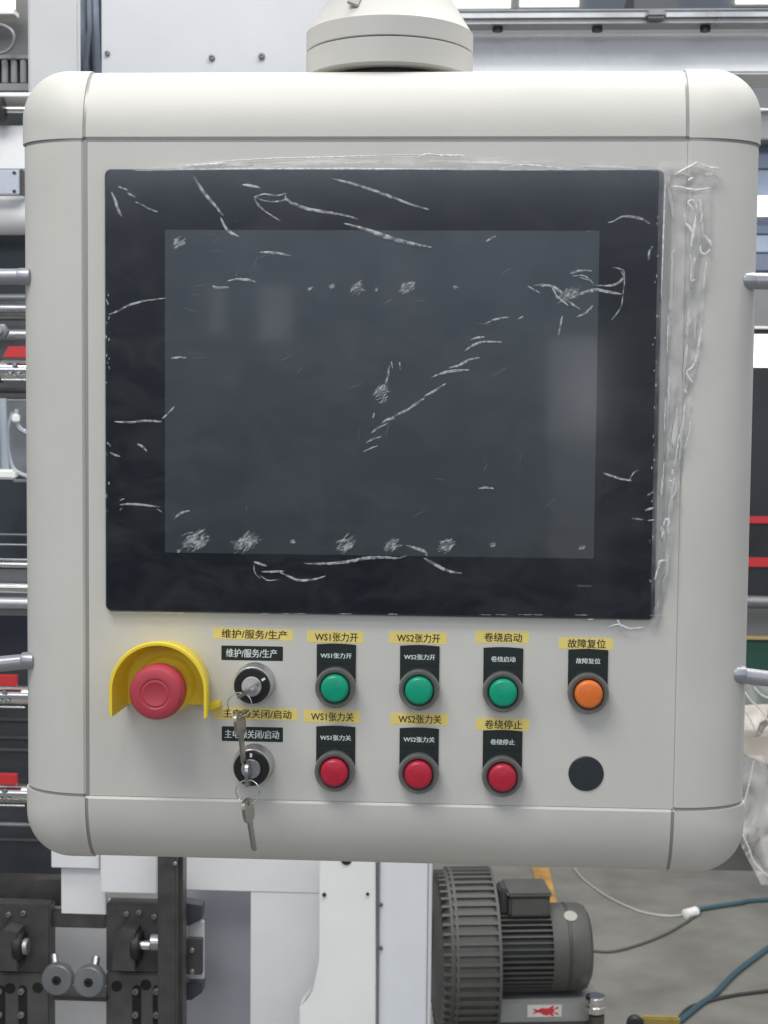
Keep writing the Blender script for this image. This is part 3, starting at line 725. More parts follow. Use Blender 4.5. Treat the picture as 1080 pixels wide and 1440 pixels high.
# louvred grey cover at the upper left
lc = thing('louvred_cover', 'grey sheet metal cover with vertical slots at the upper left edge', 'vent cover', at(15, 90, YT+.05))
lm = mat('grey cover paint', (.23, .235, .24), .45, var=.1, vscale=20)
panel('top_rail', -60, 77, 46, 83, YT+.045, .03, lm, parent=lc); panel('bottom_rail', -60, 117, 46, 128, YT+.045, .03, lm, parent=lc)
for x in range(-50, 46, 13): panel('slat', x, 83, x+8.2, 117, YT+.047, .02, lm, parent=lc, bev=.0015)
panel('back', -60, 83, 46, 117, YT+.068, .004, darkm, parent=lc)
mb = MB(); mb.tube([at(*q, YT+.03) for q in smooth_path([(-30,33),(-5,34),(12,40),(20,52),(16,66),(4,74),(-20,78)])], 2.6*pxm(YT), 10)
tag(obj('curved_pipe', mb, midgrey), 'thin grey pipe curling above the slotted cover', 'pipe')
panel('backing_sheet', -120, -60, 60, 80, YT+.20, .01, mat('grey backing', (.12, .125, .13), .5, var=.2, vscale=8), 'dark grey sheet behind the thin curling pipe, upper left corner', 'machine panel')
lampm = mat('lit lamp tube', (.9, .88, .8), .5, emit=(1, .93, .78, 1.5))
ll = thing('strip_lamp', 'lit strip lamp in the upper left corner', 'lamp', at(0, 8, YT+.15))
panel('diffuser', -70, -30, 17, 12, YT+.15, .02, lampm, parent=ll, bev=.003); panel('housing', -72, 12, 19, 20, YT+.148, .03, wpaint, parent=ll)

# --- left strip, one assembly below the other
YL = 1.0
panel('white_ledge', -80, 130, 60, 136, YL, .08, wpaint2, 'thin white ledge below the slotted cover', 'ledge')
sk = thing('spindle', 'black knob on a metal spindle beside the upper left corner of the panel', 'spindle', at(5, 155, YL))
mb = MB(); mb.lathe([(0, 0), (.010, 0), (.017, .003), (.018, .018), (.014, .020), (0, .020)], at(-14, 155, YL+.0), (1, 0, 0), 36); obj_child('knob', mb, black, sk)
mb = MB(); rod(mb, -10, 60, 154, 5, YL+.005); obj_child('shaft', mb, chrome, sk)
panel('backing', -80, 136, 60, 176, YL+.06, .01, mat('dim grey', (.18, .19, .2), .5), parent=sk)
panel('cover_plate', -80, 176, 60, 240, YL+.02, .03, wpaint, 'white cover plate left of the panel under the black knob', 'machine cover', .003)
br = thing('bracket', 'aluminium bracket with two dark screws left of the panel', 'bracket', at(10, 255, YL))
panel('plate', -60, 238, 27, 273, YL-.02, .012, alu, parent=br); panel('edge', 27.3, 238, 31.5, 274, YL-.018, .03, brownsteel, parent=br)
for y in (243, 269): screw(20, y, YL-.0205, 2.4, br, darkm)
ro_ = thing('guide_roller', 'thick white guide roller left of the panel under the aluminium bracket', 'roller', at(0, 303, YL))
mb = MB(); rod(mb, -140, 70, 303, 27, YL+.03, .002); obj_child('sleeve', mb, wpaint, ro_)
mb = MB(); rod(mb, -150, 80, 303, 9, YL+.03); obj_child('axle', mb, steel, ro_)
def backs(y0, y1, m, lab, Y=YL+.10, x0=-90, x1=90): return panel('back_panel', x0, y0, x1, y1, Y, .01, m, lab, 'machine panel')
backs(326, 412, navy, 'dark navy panel behind the upper left handle end')
backs(412, 560, mat('smoke grey', (.12, .125, .13), .4, var=.25, vscale=25), 'smoke grey panel behind the uppermost red tab on the left')
backs(560, 668, mat('cool grey', (.19, .20, .22), .4, var=.3, vscale=25), 'cool grey panel behind the clear air hoses')
backs(668, 800, mat('blue black', (.035, .04, .052), .3, var=.3, vscale=8), 'blue-black panel at the left below the clear hoses')
backs(800, 866, midgrey, 'grey metal panel behind the chrome rollers at the left')
backs(866, 932, mat('navy sheet', (.028, .033, .046), .3), 'dark navy sheet behind the lower left handle end')
backs(932, 1250, darkm, 'dark machine side behind the two lower red tabs at the left', x1=110)
def rollers(rows, lab, name='metal_bar'):
    for (y, r_, m, l) in rows:
        mb = MB(); rod(mb, -120, 70, y, r_, YL+.05, .0008); tag(obj(name, mb, m), l, 'bar')
rollers(((417, 4.5, midgrey, ''), (431, 6, alu, ''), (446, 3, brownsteel, ''), (457, 5, midgrey, ''), (472, 7, alu, '')), '') if 0 else None
for y, r_, m, l in ((418, 4.5, midgrey, 'dull grey bar, first below the upper left handle end'), (433, 6, alu, 'bright aluminium bar, second below the upper left handle end'), (447, 3, brownsteel, 'thin dark bar between two aluminium bars at the left'),
                    (470, 8, alu, 'thick aluminium bar just above the uppermost red tab'), (561, 1.6, chrome, 'thin bright rod above the clear air hoses'), (548, 4, brownsteel, 'dark bar below the uppermost chrome cylinder'),
                    (750, 1.6, midgrey, 'faint thin rod on the blue-black panel, upper of two'), (764, 1.4, steel, 'faint thin rod on the blue-black panel, lower of two'),
                    (785, 2.0, steel, 'thin grey rod above the bright chrome roller'),
                    (824, 8.5, chrome, 'chrome roller at the left, upper of the pair'), (846, 10, alu, 'dull metal roller at the left, lower of the pair'), (792, 4.5, chrome, 'slim chrome rod with a bright reflection at the left')):
    mb = MB(); rod(mb, -120, 70, y, r_, YL+.05, .0008); tag(obj('metal_bar', mb, m), l, 'bar')
nb = thing('hex_nut', 'dark hexagon nut at the left edge above the uppermost red tab', 'nut', at(3, 466, YL))
mb = MB(); p = at(3, 466, YL); mb.lathe([(.011, 0), (.011, .008), (.009, .009)], p, (0, -1, 0), 6); obj_child('nut', mb, midgrey, nb)
mb = MB(); mb.lathe([(.004, .009), (.004, .014)], p, (0, -1, 0), 16); obj_child('stud', mb, steel, nb)
# air cylinders with red tabs
def air_cylinder():
    T = thing('air_cylinder', 'chrome air cylinder under a red tab, uppermost of three at the left edge', 'air cylinder', at(10, 520, YL), group='red tabbed cylinders at the left edge')
    mb = MB(); a, b = at(4, 503, YL-.01), at(38, 503, YL-.01); h = 16*pxm(YL)
    mb.prism([(a.x, a.z), (b.x, a.z), (b.x, a.z+h), (a.x+.008, a.z+h)], YL-.012, YL-.004, .0008); obj_child('red_tab', mb, redm, T)
    mb = MB(); rod(mb, -60, 60, 520, 15, YL+.012, .002); obj_child('barrel', mb, chrome, T)
    mb = MB(); rod(mb, -10, 3, 521, 17.5, YL+.012, .001); obj_child('end_cap', mb, darkm, T)
    for x, y in ((20, 513), (14, 526), (25, 526)): screw(x, y, YL-.005, 3.4, T, steel)
    mb = MB(); rod(mb, 2, 50, 534, 1.6, YL-.006); obj_child('tie_rod', mb, chrome, T)
    return T
ac = air_cylinder()
def dup(root, loc, label=None):
    r = root.copy(); C.objects.link(r); r.location = loc
    if label: r['label'] = label
    for ch in [c_ for c_ in root.children]:
        c2 = ch.copy(); C.objects.link(c2); c2.parent = r; c2.matrix_parent_inverse = ch.matrix_parent_inverse.copy()
        for g_ in ch.children:
            d = g_.copy(); C.objects.link(d); d.parent = c2; d.matrix_parent_inverse = g_.matrix_parent_inverse.copy()
    return r
dup(ac, at(-4, 979, YL), 'chrome air cylinder under a red tab, just below the lower left handle end')
dup(ac, at(-4, 1117, YL), 'chrome air cylinder under a red tab, lowest of three at the left edge')
for y, x in ((1010, 60), (1035, 60), (1052, 60), (1156, 70), (1178, 70)):
    mb = MB(); rod(mb, -120, x, y, 3.5, YL+.06, .0008)
    tag(obj('metal_bar', mb, darkm if y not in (1156,) else steel), {1010: 'dark bar just below the middle chrome cylinder', 1035: 'dark bar midway between the two lower red tabs', 1052: 'dark bar just above the lowest red tab', 1156: 'grey bar under the lowest chrome cylinder', 1178: 'dark bar level with the rounded bottom corner of the panel'}[y], 'bar')
# clear air hoses
for pts, r_, l in (([(3,560),(4,590),(6,620),(7,650),(8,668)], 7, 'thick clear air hose at the far left edge'), ([(18,580),(12,600),(11,625),(14,645),(22,662),(45,672)], 3.0, 'thin clear hose curving down to the panel edge'), ([(24,575),(22,590),(30,604),(50,612)], 3.6, 'short clear hose bending right behind the panel')):
    mb = MB(); mb.tube([at(*q, YL-.01) for q in smooth_path(pts)], r_*pxm(YL), 14); tag(obj('air_hose', mb, clear), l, 'hose')
hf = thing('hose_fitting', 'white plastic hose fitting at the left under the clear hoses', 'hose fitting', at(8, 665, YL))
panel('body', -20, 660, 20, 674, YL-.02, .02, wpaint2, parent=hf, bev=.003); panel('clip', 18, 674, 60, 678, YL-.02, .01, chrome, parent=hf); panel('elbow', 16, 582, 26, 594, YL-.02, .01, wpaint2, parent=hf, bev=.002)

# --- below the panel, left: bearing brackets, bars and white frame plates
YB = .95
panel('cross_beam', -80, 1236, 87, 1272, YB+.06, .03, brownsteel, 'brownish steel beam at the lower left under the dark machine side', 'beam')
panel('recess_back', -80, 1268, 460, 1520, YB+.20, .01, wgrey, 'pale grey machine wall behind the two round knobs at the lower left', 'machine wall')  # plain pale grey wall at the back of the recess
panel('white_block', 72, 1190, 139, 1221, YB+.02, .03, wpaint, 'small white block just under the lower left corner of the panel', 'block')
panel('white_plate', 86, 1221.5, 149, 1286, YB+.03, .02, wpaint, 'white plate under the small white block', 'machine plate')
panel('white_box', 141, 1180, 222, 1257, YB+.01, .03, wpaint, 'white box cover left of the dark vertical post', 'machine cover', .002)
vp = thing('steel_post', 'dark brown steel post running down below the panel at the left', 'post', at(240, 1440, YB))
panel('post', 221.5, 1180, 248, 1560, YB-.03, .035, brownsteel, parent=vp, bev=.0015); panel('side_flange', 248.4, 1190, 257, 1560, YB-.012, .03, brownsteel, parent=vp, bev=.0015)
screw(246, 1214, YB-.031, 3, vp, steel)
panel('frame_plate', 256, 1150, 604, 1256, YB+.10, .02, wpaint, 'broad white machine plate under the middle of the panel', 'machine plate')
panel('frame_plate', 352, 1256.5, 604, 1560, YB+.101, .02, wpaint, 'white machine plate behind the bright white post, below the panel', 'machine plate')
panel('shaded_recess', 240, 1240, 360, 1560, YB+.17, .01, mat('recess shade blue grey', (.37, .385, .42), .45, var=.08, vscale=8), 'recessed wall, its shade painted blue-grey, between the dark post and the white plate', 'machine wall')  # shadow of the recess is put into the blue-grey colour
# bearing blocks
def bearing_block(x0, x1, lab, grp, xs):
    T = thing('bearing_block', lab, 'bearing block', at((x0+x1)/2, 1440, YB), group=grp)
    panel('plate', x0, 1272, x1, 1368, YB+.015, .03, brownsteel, parent=T, bev=.002)
    panel('slide_plate', x0, 1369, x1, 1560, YB+.010, .03, mat('slide steel', (.115, .112, .108), .42, metal=.5, var=.15, vscale=30), parent=T, bev=.002)
    return T
HX = mat('dark hole', (.006, .006, .007), .7)
def hole(px, py, rpx, Y, parent):
    r = rpx*pxm(Y); p = at(px, py, Y); mb = MB(); mb.lathe([(r*1.12, 0), (r*1.1, .0006), (r, .0007), (r*.96, .0002), (0, .0002)], p, (0, -1, 0), 24); return obj_child('bolt_hole', mb, HX, parent)
for side, x0, x1 in ((0, -60, 70), (1, 149, 224)):
    T = bearing_block(x0, x1, 'dark steel bearing block with slots, %s' % ('right of the two round knobs' if side else 'left of the two round knobs'), 'bearing blocks under the panel', None)
    ox = 0 if side else -165
    mb = MB(); a = at(157+ox, 1366, YB-.02); u = pxm(YB-.02)
    mb.prism([(a.x, a.z), (a.x+34*u, a.z), (a.x+34*u, a.z+58*u), (a.x+14*u, a.z+62*u), (a.x+2*u, a.z+50*u)], YB-.02, YB+.014, .0015); obj_child('housing', mb, brownsteel, T)
    mb = MB(); rod(mb, 187+ox, 199+ox, 1330, 22, YB-.004, .002); obj_child('seal', mb, black, T)
    if side:
        mb = MB(); rod(mb, 196, 212, 1329, 7, YB-.008, .001); obj_child('shaft', mb, chrome, T)
        mb = MB(); rod(mb, 212, 226, 1325, 12, YB-.008, .001); obj_child('coupling', mb, steel, T)
    else:
        mb = MB(); rod(mb, 33, 40, 1331, 12, YB-.008, .001); obj_child('shaft', mb, steel, T)
    for x, y in (((178, 1285), (196, 1283), (217, 1289)) if side else ((12, 1286), (33, 1284))): screw(x, y, YB+.014, 4.2, T)
    for x, y in (((164, 1387), (205, 1385)) if side else ((14, 1390), (53, 1389))): hole(x, y, 7, YB+.0095, T)
    for x in ((190, 219) if side else (29, -2)):
        mb = MB(); u = pxm(YB); p0 = at(x, 1397, YB); p1 = at(x, 1440, YB)
        q = rrect(p0.x-6.5*u, p0.x+6.5*u, p1.z-8*u, p0.z+8*u, 6*u, 6); mb.prism(q, YB+.0090, YB+.0098, 0); obj_child('slot', mb, HX, T)
        for y in (1394, 1427, 1456): screw(x+1, y, YB+.0085, 5, T, midgrey)
panel('tie_bar', 70.5, 1285, 148.5, 1305, YB+.03, .02, brownsteel, 'dark tie bar joining the two bearing blocks', 'tie bar')
for (x, y, l) in ((80, 1378, 'round knurled knob, left one of the pair between the bearing blocks'), (125, 1381, 'round knurled knob, right one of the pair between the bearing blocks')):
    T = thing('knurled_knob', l, 'knob', at(x, y, YB-.02), group='round knobs between the bearing blocks'); u = pxm(YB-.02); p = at(x, y, YB-.02)
    mb = MB(); mb.lathe([(15*u, -.03), (15*u, -.016), (22*u, -.014), (22.5*u, 0), (21*u, .0025), (7*u, .0030), (6*u, .0), (0, .0)], p, (0, -1, 0), 60); obj_child('knob', mb, midgrey, T)
    mb = MB(); mb.lathe([(6*u, 0), (6*u, .0035), (3.5*u, .0038), (3*u, .001), (0, .001)], p, (0, -1, 0), 6); obj_child('socket_screw', mb, black, T)
    mb = MB()
    for k in range(48):
        a_ = 2*math.pi*k/48; q = p + Vector((22.6*u*math.cos(a_), -.001, 22.6*u*math.sin(a_))); mb.cyl(q, q+Vector((0, .012, 0)), .8*u, 5)
    o = obj_child('knurling', mb, midgrey, T); o['kind'] = 'stuff'
    mb = MB(); d = -1 if x < 100 else 1; q0 = at(x+3*d*-1, y-30, YB+.0); 
    mb.cyl(at(x-14*(-1 if x > 100 else 0)-4, y-34, YB+.01), at(x+8 if x > 100 else x-2, y-20, YB+.0), 6*u, 14); obj_child('lock_stud', mb, steel, T)
panel('knob_base', 74, 1402, 150, 1408, YB+.0, .04, brownsteel, 'dark strip just under the two round knobs', 'strip')
rb_ = thing('sensor_bracket', 'small dark bracket with two screws right of the dark post', 'bracket', at(275, 1405, YB+.02))
panel('plate', 262, 1321, 284, 1371, YB+.03, .012, brownsteel, parent=rb_); panel('inner_plate', 265, 1296, 286, 1381, YB+.05, .01, wgrey, parent=rb_)
for y in (1336, 1366): screw(270, y, YB+.0295, 4, rb_, steel)
mb = MB(); u = pxm(YB+.04); p = at(262, 1268, YB+.04)
mb.prism([(p.x-4*u, p.z), (p.x+23*u, p.z-4*u), (p.x+23*u, p.z-24*u), (p.x+5*u, p.z-34*u), (p.x-4*u, p.z-34*u)], YB+.035, YB+.06, .001); obj_child('upper_lug', mb, darkm, rb_)
p = at(262, 1380, YB+.04); mb = MB(); mb.prism([(p.x-4*u, p.z), (p.x+24*u, p.z), (p.x+24*u, p.z-14*u), (p.x+8*u, p.z-26*u), (p.x-4*u, p.z-26*u)], YB+.035, YB+.06, .001); obj_child('lower_lug', mb, darkm, rb_)

# white post in the middle
wp = thing('white_post', 'bright white enamelled post with a notched lower left side, below the middle of the panel', 'post', at(487, 1440, YB))
u = pxm(YB-.02); mb = MB()
def pl_(pts, Y): return [(at(x, y, Y).x, at(x, y, Y).z) for x, y in pts]
mb.prism(pl_([(449, 1150), (527.5, 1150), (527.5, 1570), (421, 1570), (421, 1418), (442, 1393), (449, 1350)], YB+.03)[::-1], YB+.03, YB+.07, .002); obj_child('post', mb, wpaint2, wp)
mb = MB(); p = at(487, 1209, YB+.029); mb.lathe([(8*u, 0), (7.5*u, .0008), (6.5*u, .0005), (0, .0005)], p, (0, -1, 0), 24); obj_child('bolt_hole', mb, HX, wp)
for x, y, r_ in ((456, 1258, 3), (517, 1257, 2.4)): screw(x, y, YB+.0295, r_, wp, darkm)
panel('edge_cover', 529, 1150, 534, 1570, YB+.06, .03, mat('blue grey edge', (.30, .32, .36), .4), parent=wp)
sp = thing('side_cover', 'pale blue-white side cover right of the bright white post', 'machine cover', at(567, 1440, YB))
panel('sheet', 533, 1150, 600, 1570, YB+.055, .04, mat('pale blue paint', (.74, .76, .79), .35, var=.04, vscale=8), parent=sp, bev=.002)
for y in (1272, 1333): screw(535.5, y, YB+.0545, 3.2, sp)
panel('edge_strip', 601, 1150, 606, 1570, YB+.06, .03, mat('edge white', (.66, .67, .68), .35), parent=sp)

# --- top right: hall lights, rail and white beam
YR = 1.6
bm_ = thing('white_beam', 'long white beam behind the upper right of the panel', 'beam', at(850, 66, YR))
panel('beam', 560, 35, 1160, 104, YR, .12, mat('beam paint', (.90, .92, .95), .25, var=.06, vscale=4, bump=.1, bscale=60), parent=bm_, bev=.004)
rl = thing('ceiling_rail', 'long grey rail above the white beam, upper right', 'rail', at(850, 22, YR-.1))
panel('rail', 560, 16, 1160, 31, YR-.08, .06, mat('rail grey', (.40, .41, .42), .35, metal=.3, var=.2, vscale=12), parent=rl, bev=.012)
panel('lip', 560, 12, 1160, 17, YR-.04, .05, midgrey, parent=rl, bev=.003)
panel('clip', 909, 12, 938, 24, YR-.10, .02, midgrey, parent=rl, bev=.004)
for x in (700, 840, 992): 
    mb = MB(); p = at(x, 31, YR-.05); mb.lathe([(.007, 0), (.009, .004), (.009, .012), (0, .014)], p+Vector((0, 0, -.004)), (0, 0, -1), 18); obj_child('bolt_head', mb, darkm, rl)
YF = 9.0
for i, (x0, x1, y0, y1, l) in enumerate(((632, 718, -6, 13, 'lit hall window just right of the swivel neck, topmost'), (731, 814, -8, 11, 'lit hall window, second from the swivel neck'), (1035, 1110, -12, 7, 'lit hall window at the upper right corner'))):
    T = thing('high_window', l, 'window', at((x0+x1)/2, y1, YF), group='bright windows high in the hall')
    panel('pane', x0, y0, x1, y1-2, YF-.03, .02, mat('bright pane', (.8, .8, .7), .3, emit=(1, .93, .74, 1.3)), parent=T, bev=0)
    panel('sill', x0-3, y1-1.5, x1+3, y1+2, YF-.06, .06, wgrey, parent=T, bev=0)
panel('roof_girder', 892, -30, 955, 14, YR+2, .3, darkm, 'dark girder end behind the grey rail, upper right', 'girder')

# --- far hall wall
fw = MB(); a, b = at(-700, 0, YF), at(1900, 1100, YF)
fw.box(a.x, b.x, YF, YF+.2, 0, 6.5, 0); struct(obj('far_wall', fw, mat('hall wall', (.30, .33, .38), .7, var=.1, vscale=.6), smooth=0))

# --- right strip: second machine seen past the edge of the panel
YS = 3.2
sm = thing('second_machine', 'dark machine with two red stripes seen past the right edge of the panel', 'machine', at(1100, 900, YS))
def sp_(name, y0, y1, m, Y=YS, d=.05, x0=1000, x1=1260, bev=.002): return panel(name, x0, y0, x1, y1, Y, d, m, parent=sm, bev=bev)
sp_('housing', 517, 872, mat('black housing', (.018, .021, .025), .4, var=.3, vscale=3), YS, .3)
sp_('red_stripe', 727, 736.5, redm, YS-.006, .006, bev=0); sp_('red_stripe', 785, 798, redm, YS-.006, .006, bev=0)
mb = MB(); rod(mb, 1000, 1260, 846, 9, YS-.08, .003); obj_child('roller', mb, midgrey, sm)
sp_('lower_panel', 857, 898, mat('warm grey panel', (.17, .17, .17), .5), YS-.01, .05); sp_('yellow_line', 896.5, 900.5, mat('ochre trim', (.55, .40, .18), .5), YS-.02, .01, bev=0)
sp_('green_panel', 901, 1010, mat('dark green panel', (.022, .085, .062), .4), YS-.005, .05)
sp_('upper_cover', 404, 459, mat('grey cover', (.20, .205, .21), .45, var=.1, vscale=5), YS+.0, .2); sp_('white_edge', 459, 463, wpaint2, YS-.01, .02)
sp_('brown_edge', 463.5, 470, mat('brown grey', (.16, .15, .13), .5), YS+.02, .02)
sp_('beam_box', 102, 152, mat('beam grey', (.125, .135, .145), .45, var=.1, vscale=4), YS+.3, .1); sp_('light_trim', 152, 155, wpaint2, YS+.28, .02); sp_('side_box', 155.5, 196, mat('trim grey', (.26, .27, .27), .5), YS+.31, .1)
for y0, y1, c_ in ((196, 238, (.13, .17, .26)), (238, 275, (.22, .27, .37)), (304, 330, (.18, .22, .32)), (330, 356, (.36, .43, .55)), (356, 382, (.17, .2, .28)), (382, 404, (.25, .27, .3))):
    sp_('louvre', y0+1, y1-1, mat('louvre %d' % y0, c_, .4), YS+.4, .05)
YW = 6.5
for (x0, x1, y0, y1, l) in ((1063, 1200, 275, 304, 'small glaring white window right of the panel, near the upper handle'), (1040, 1200, 470, 517, 'glaring warm white window right of the panel, below the upper handle')):
    T = thing('bright_window', l, 'window', at(x0+20, y1, YW))
    panel('pane', x0, y0, x1, y1, YS+.36, .01, mat('glaring pane', (.8, .8, .8), .3, emit=(1, .98, .95, 1.6)), parent=T, bev=0)
    panel('frame', x0-2, y1, x1, y1+3, YS+.355, .02, midgrey, parent=T, bev=0)

# wrapped goods at the right edge
WP = thing('wrapped_carton', 'cream carton wrapped in clear plastic at the right edge under the lower handle', 'wrapped carton', at(1080, 1200, 2.2))
YC = 1.9
cream = mat('cream carton', (.56, .50, .43), .6, var=.08, vscale=10)
mb = MB(); mb.prism(pl_([(1030, 1028), (1120, 1024), (1120, 1082), (1078, 1075), (1030, 1055)], YC)[::-1], YC, YC+.25, .002); obj_child('flap', mb, cream, WP)
mb = MB(); mb.prism(pl_([(1060, 1066), (1200, 1090), (1200, 1230), (1080, 1225), (1060, 1160)], YC)[::-1], YC+.02, YC+.3, .004); obj_child('carton', mb, mat('pale carton', (.40, .40, .39), .6, var=.08, vscale=10), WP)
panel('backing', 1000, 1045, 1120, 1225, YC+.32, .02, mat('shade grey', (.16, .155, .15), .6), parent=WP)
wrapm = film_mat('plastic wrap', .34, (.95, .92, .88), rough=.14, spec=1.3, bump=.3, bscale=9)
def sheet(x0, y0, x1, y1, Y, amp, fr, seed, skew=0, n=34):
    mb = MB(); rows = []
    for j in range(n+1):
        row = []
        for i in range(n+1):
            px = x0+(x1-x0)*i/n+skew*j/n; py = y0+(y1-y0)*j/n
            v = Vector((px*fr, py*fr*.6, seed)); q = at(px+6*noise.noise(v*.7), py+6*noise.noise(v*.7+Vector((9, 0, 0))), Y)
            q.y -= amp*(abs(noise.noise(v))+.5*abs(noise.noise(v*2.3))); row.append(mb.b.verts.new(q))
        rows.append(row)
    for a_, b_ in zip(rows, rows[1:]):
        for i in range(n): mb.b.faces.new((a_[i], a_[i+1], b_[i+1], b_[i]))
    return mb
obj_child('plastic_wrap', sheet(1020, 945, 1130, 1035, YC-.01, .04, .022, 1), wrapm, WP, smooth=180)
obj_child('plastic_wrap', sheet(1030, 1060, 1075, 1180, YC-.01, .04, .022, 4, 10), wrapm, WP, smooth=180)
obj_child('plastic_wrap', sheet(1028, 1160, 1130, 1240, YC-.03, .05, .018, 8, 35), wrapm, WP, smooth=180)
for pts in ([(1040, 962), (1056, 985), (1070, 998), (1090, 1030)], [(1036, 984), (1052, 1006), (1062, 1026)], [(1060, 966), (1072, 978), (1090, 984)], [(1044, 1140), (1054, 1100), (1060, 1070)], [(1040, 1165), (1052, 1190), (1062, 1215), (1085, 1236)]):
    mb = MB(); mb.tube([at(*q, YC-.07) for q in smooth_path(pts)], [1.3*pxm(YC)]*len(smooth_path(pts)), 6, .4); obj_child('wrap_fold', mb, film_mat('wrap fold', .7, (1, .97, .93), rough=.2, cut=.3), WP)

# --- blower motor on the floor
YM = 2.05
motorm = mat('motor grey green', (.078, .080, .072), .55, var=.15, vscale=14, bump=.2, bscale=90)
motord = mat('motor dark', (.050, .052, .050), .45, var=.15, vscale=14)
um = pxm(YM)
ctr = at(690, 1335, YM)
BM = thing('blower_motor', 'dark grey finned blower motor with a large ribbed wheel housing under the panel', 'blower motor', (ctr.x, ctr.y, 0))
RM = Matrix.Translation(ctr) @ Matrix.Rotation(R(7), 4, 'Z')
def mobj(name, mb, m, par=None, **k):
    bmesh.ops.transform(mb.b, matrix=RM, verts=mb.b.verts); return obj_child(name, mb, m, par or BM, **k)
def X_(px): return (px-690)*um
Rw, Zc = 119*um, -.004
mb = MB(); mb.lathe([(0, X_(612)), (Rw*.42, X_(612)), (Rw*.5, X_(606)), (Rw*.86, X_(612)), (Rw*.968, X_(622)), (Rw*.972, X_(678)), (Rw*.95, X_(690)), (Rw*.6, X_(697)), (0, X_(697))], (0, 0, Zc), (1, 0, 0), 96)
wh = mobj('wheel_housing', mb, motorm)
mb = MB()
def rib(mb, x0, x1, r0_, r1_, a_, t_, M4=None):
    t = bmesh.new(); c_, s_ = math.cos(a_), math.sin(a_); nrm = Vector((0, -s_, c_)); rad = Vector((0, c_, s_)); vs = []
    for x, r_ in ((x0, r0_), (x1, r0_), (x1, r1_), (x0, r1_)):
        for sg in (-1, 1): vs.append(t.verts.new(Vector((x, 0, Zc)) + rad*r_ + nrm*sg*t_))
    for f in ((0, 2, 4, 6), (7, 5, 3, 1), (0, 1, 3, 2), (2, 3, 5, 4), (4, 5, 7, 6), (6, 7, 1, 0)): t.faces.new([vs[i] for i in f])
    mb._join(t)
NR = 54
ribmesh = None
for k in range(NR):
    a_ = 2*math.pi*k/NR + .03
    if ribmesh is None:
        mb = MB(); rib(mb, X_(626), X_(688), Rw*.94, Rw*1.0, 0, Rw*.021)
        rib(mb, X_(611), X_(627), Rw*.60, Rw*.965, 0, Rw*.016)
        o = obj('rib', mb, motorm); ribmesh = o.data
    else:
        o = bpy.data.objects.new('rib', ribmesh); C.objects.link(o)
    o.parent = BM; o.matrix_parent_inverse = Matrix.Translation(-Vector(BM.location))
    o.matrix_basis = RM @ Matrix.Translation((0, 0, Zc)) @ Matrix.Rotation(a_, 4, 'X') @ Matrix.Translation((0, 0, -Zc))
for x in (630, 688):
    mb = MB(); mb.lathe([(Rw*.94, X_(x)-.003), (Rw*1.0, X_(x)-.003), (Rw*1.0, X_(x)+.003), (Rw*.94, X_(x)+.003)], (0, 0, Zc), (1, 0, 0), 96, caps=False); mobj('rim_ring', mb, motorm)
Rb = 52*um; Zc2 = .004
mb = MB(); mb.lathe([(Rb, X_(696)), (Rb, X_(776)), ], (0, 0, Zc2), (1, 0, 0), 64); mobj('stator', mb, motord)
Zs = Zc; Zc = Zc2; NFN = 44; finm = None
for k in range(NFN):
    a_ = 2*math.pi*k/NFN
    if finm is None:
        mb = MB(); rib(mb, X_(698), X_(774), Rb*.98, Rb*1.17, 0, Rb*.018); o = obj('fin', mb, motorm); finm = o.data
    else: o = bpy.data.objects.new('fin', finm); C.objects.link(o)
    o.parent = BM; o.matrix_parent_inverse = Matrix.Translation(-Vector(BM.location))
    o.matrix_basis = RM @ Matrix.Translation((0, 0, Zc)) @ Matrix.Rotation(a_, 4, 'X') @ Matrix.Translation((0, 0, -Zc))
mb = MB(); mb.lathe([(Rb*1.16, X_(771)), (Rb*1.18, X_(774)), (Rb*1.18, X_(815)), (Rb*1.12, X_(824)), (Rb*.95, X_(829)), (Rb*.4, X_(833)), (0, X_(833))], (0, 0, Zc2), (1, 0, 0), 72); mobj('fan_cowl', mb, motorm)
mb = MB(); mb.lathe([(Rb*1.18, X_(793)), (Rb*1.195, X_(794)), (Rb*1.195, X_(797)), (Rb*1.18, X_(798))], (0, 0, Zc2), (1, 0, 0), 72, caps=False); mobj('cowl_seam', mb, motord)
mb = MB(); mb.lathe([(0, -.0), (.014, 0), (.014, .0012), (0, .0012)], (X_(799), -Rb*1.19*math.sin(R(28)), Zc2+Rb*1.18*math.cos(R(28))), (0, -math.sin(R(28)), math.cos(R(28))), 24); mobj('round_sticker', mb, mat('paper sticker', (.36, .36, .32), .5))
mb = MB(); mb.box(X_(711), X_(769), -.05, .05, Zc2+Rb*1.05, Zc2+Rb*1.62, .005); mobj('terminal_box', mb, motorm)
mb = MB(); mb.box(X_(708), X_(772), -.053, .053, Zc2+Rb*1.60, Zc2+Rb*1.72, .004); mobj('terminal_lid', mb, motorm)
mb = MB(); mb.box(X_(699), X_(712), -.03, .03, Zc2+Rb*1.05, Zc2+Rb*1.75, .004); mobj('cable_entry', mb, motord)
mb = MB(); mb.box(X_(692), X_(846), -.055, .10, -ctr.z, Zc2-Rb*1.22, .006); base = mobj('foot', mb, mat('foot grey', (.27, .275, .265), .45, var=.1, vscale=14, bump=.1, bscale=60))
mb = MB(); mb.box(X_(692), X_(830), -.059, -.0555, Zc2-Rb*2.0-.03, Zc2-Rb*1.82, .001); mobj('foot_ledge', mb, motord)
a_ = (X_(738), X_(787)); zf = Zc2 - Rb*1.22 - .010
mb = MB(); mb.box(a_[0], a_[1], -.0565, -.0552, zf-.026, zf, .0003); stk = mobj('fish_sticker', mb, mat('white sticker', (.62, .60, .58), .5))
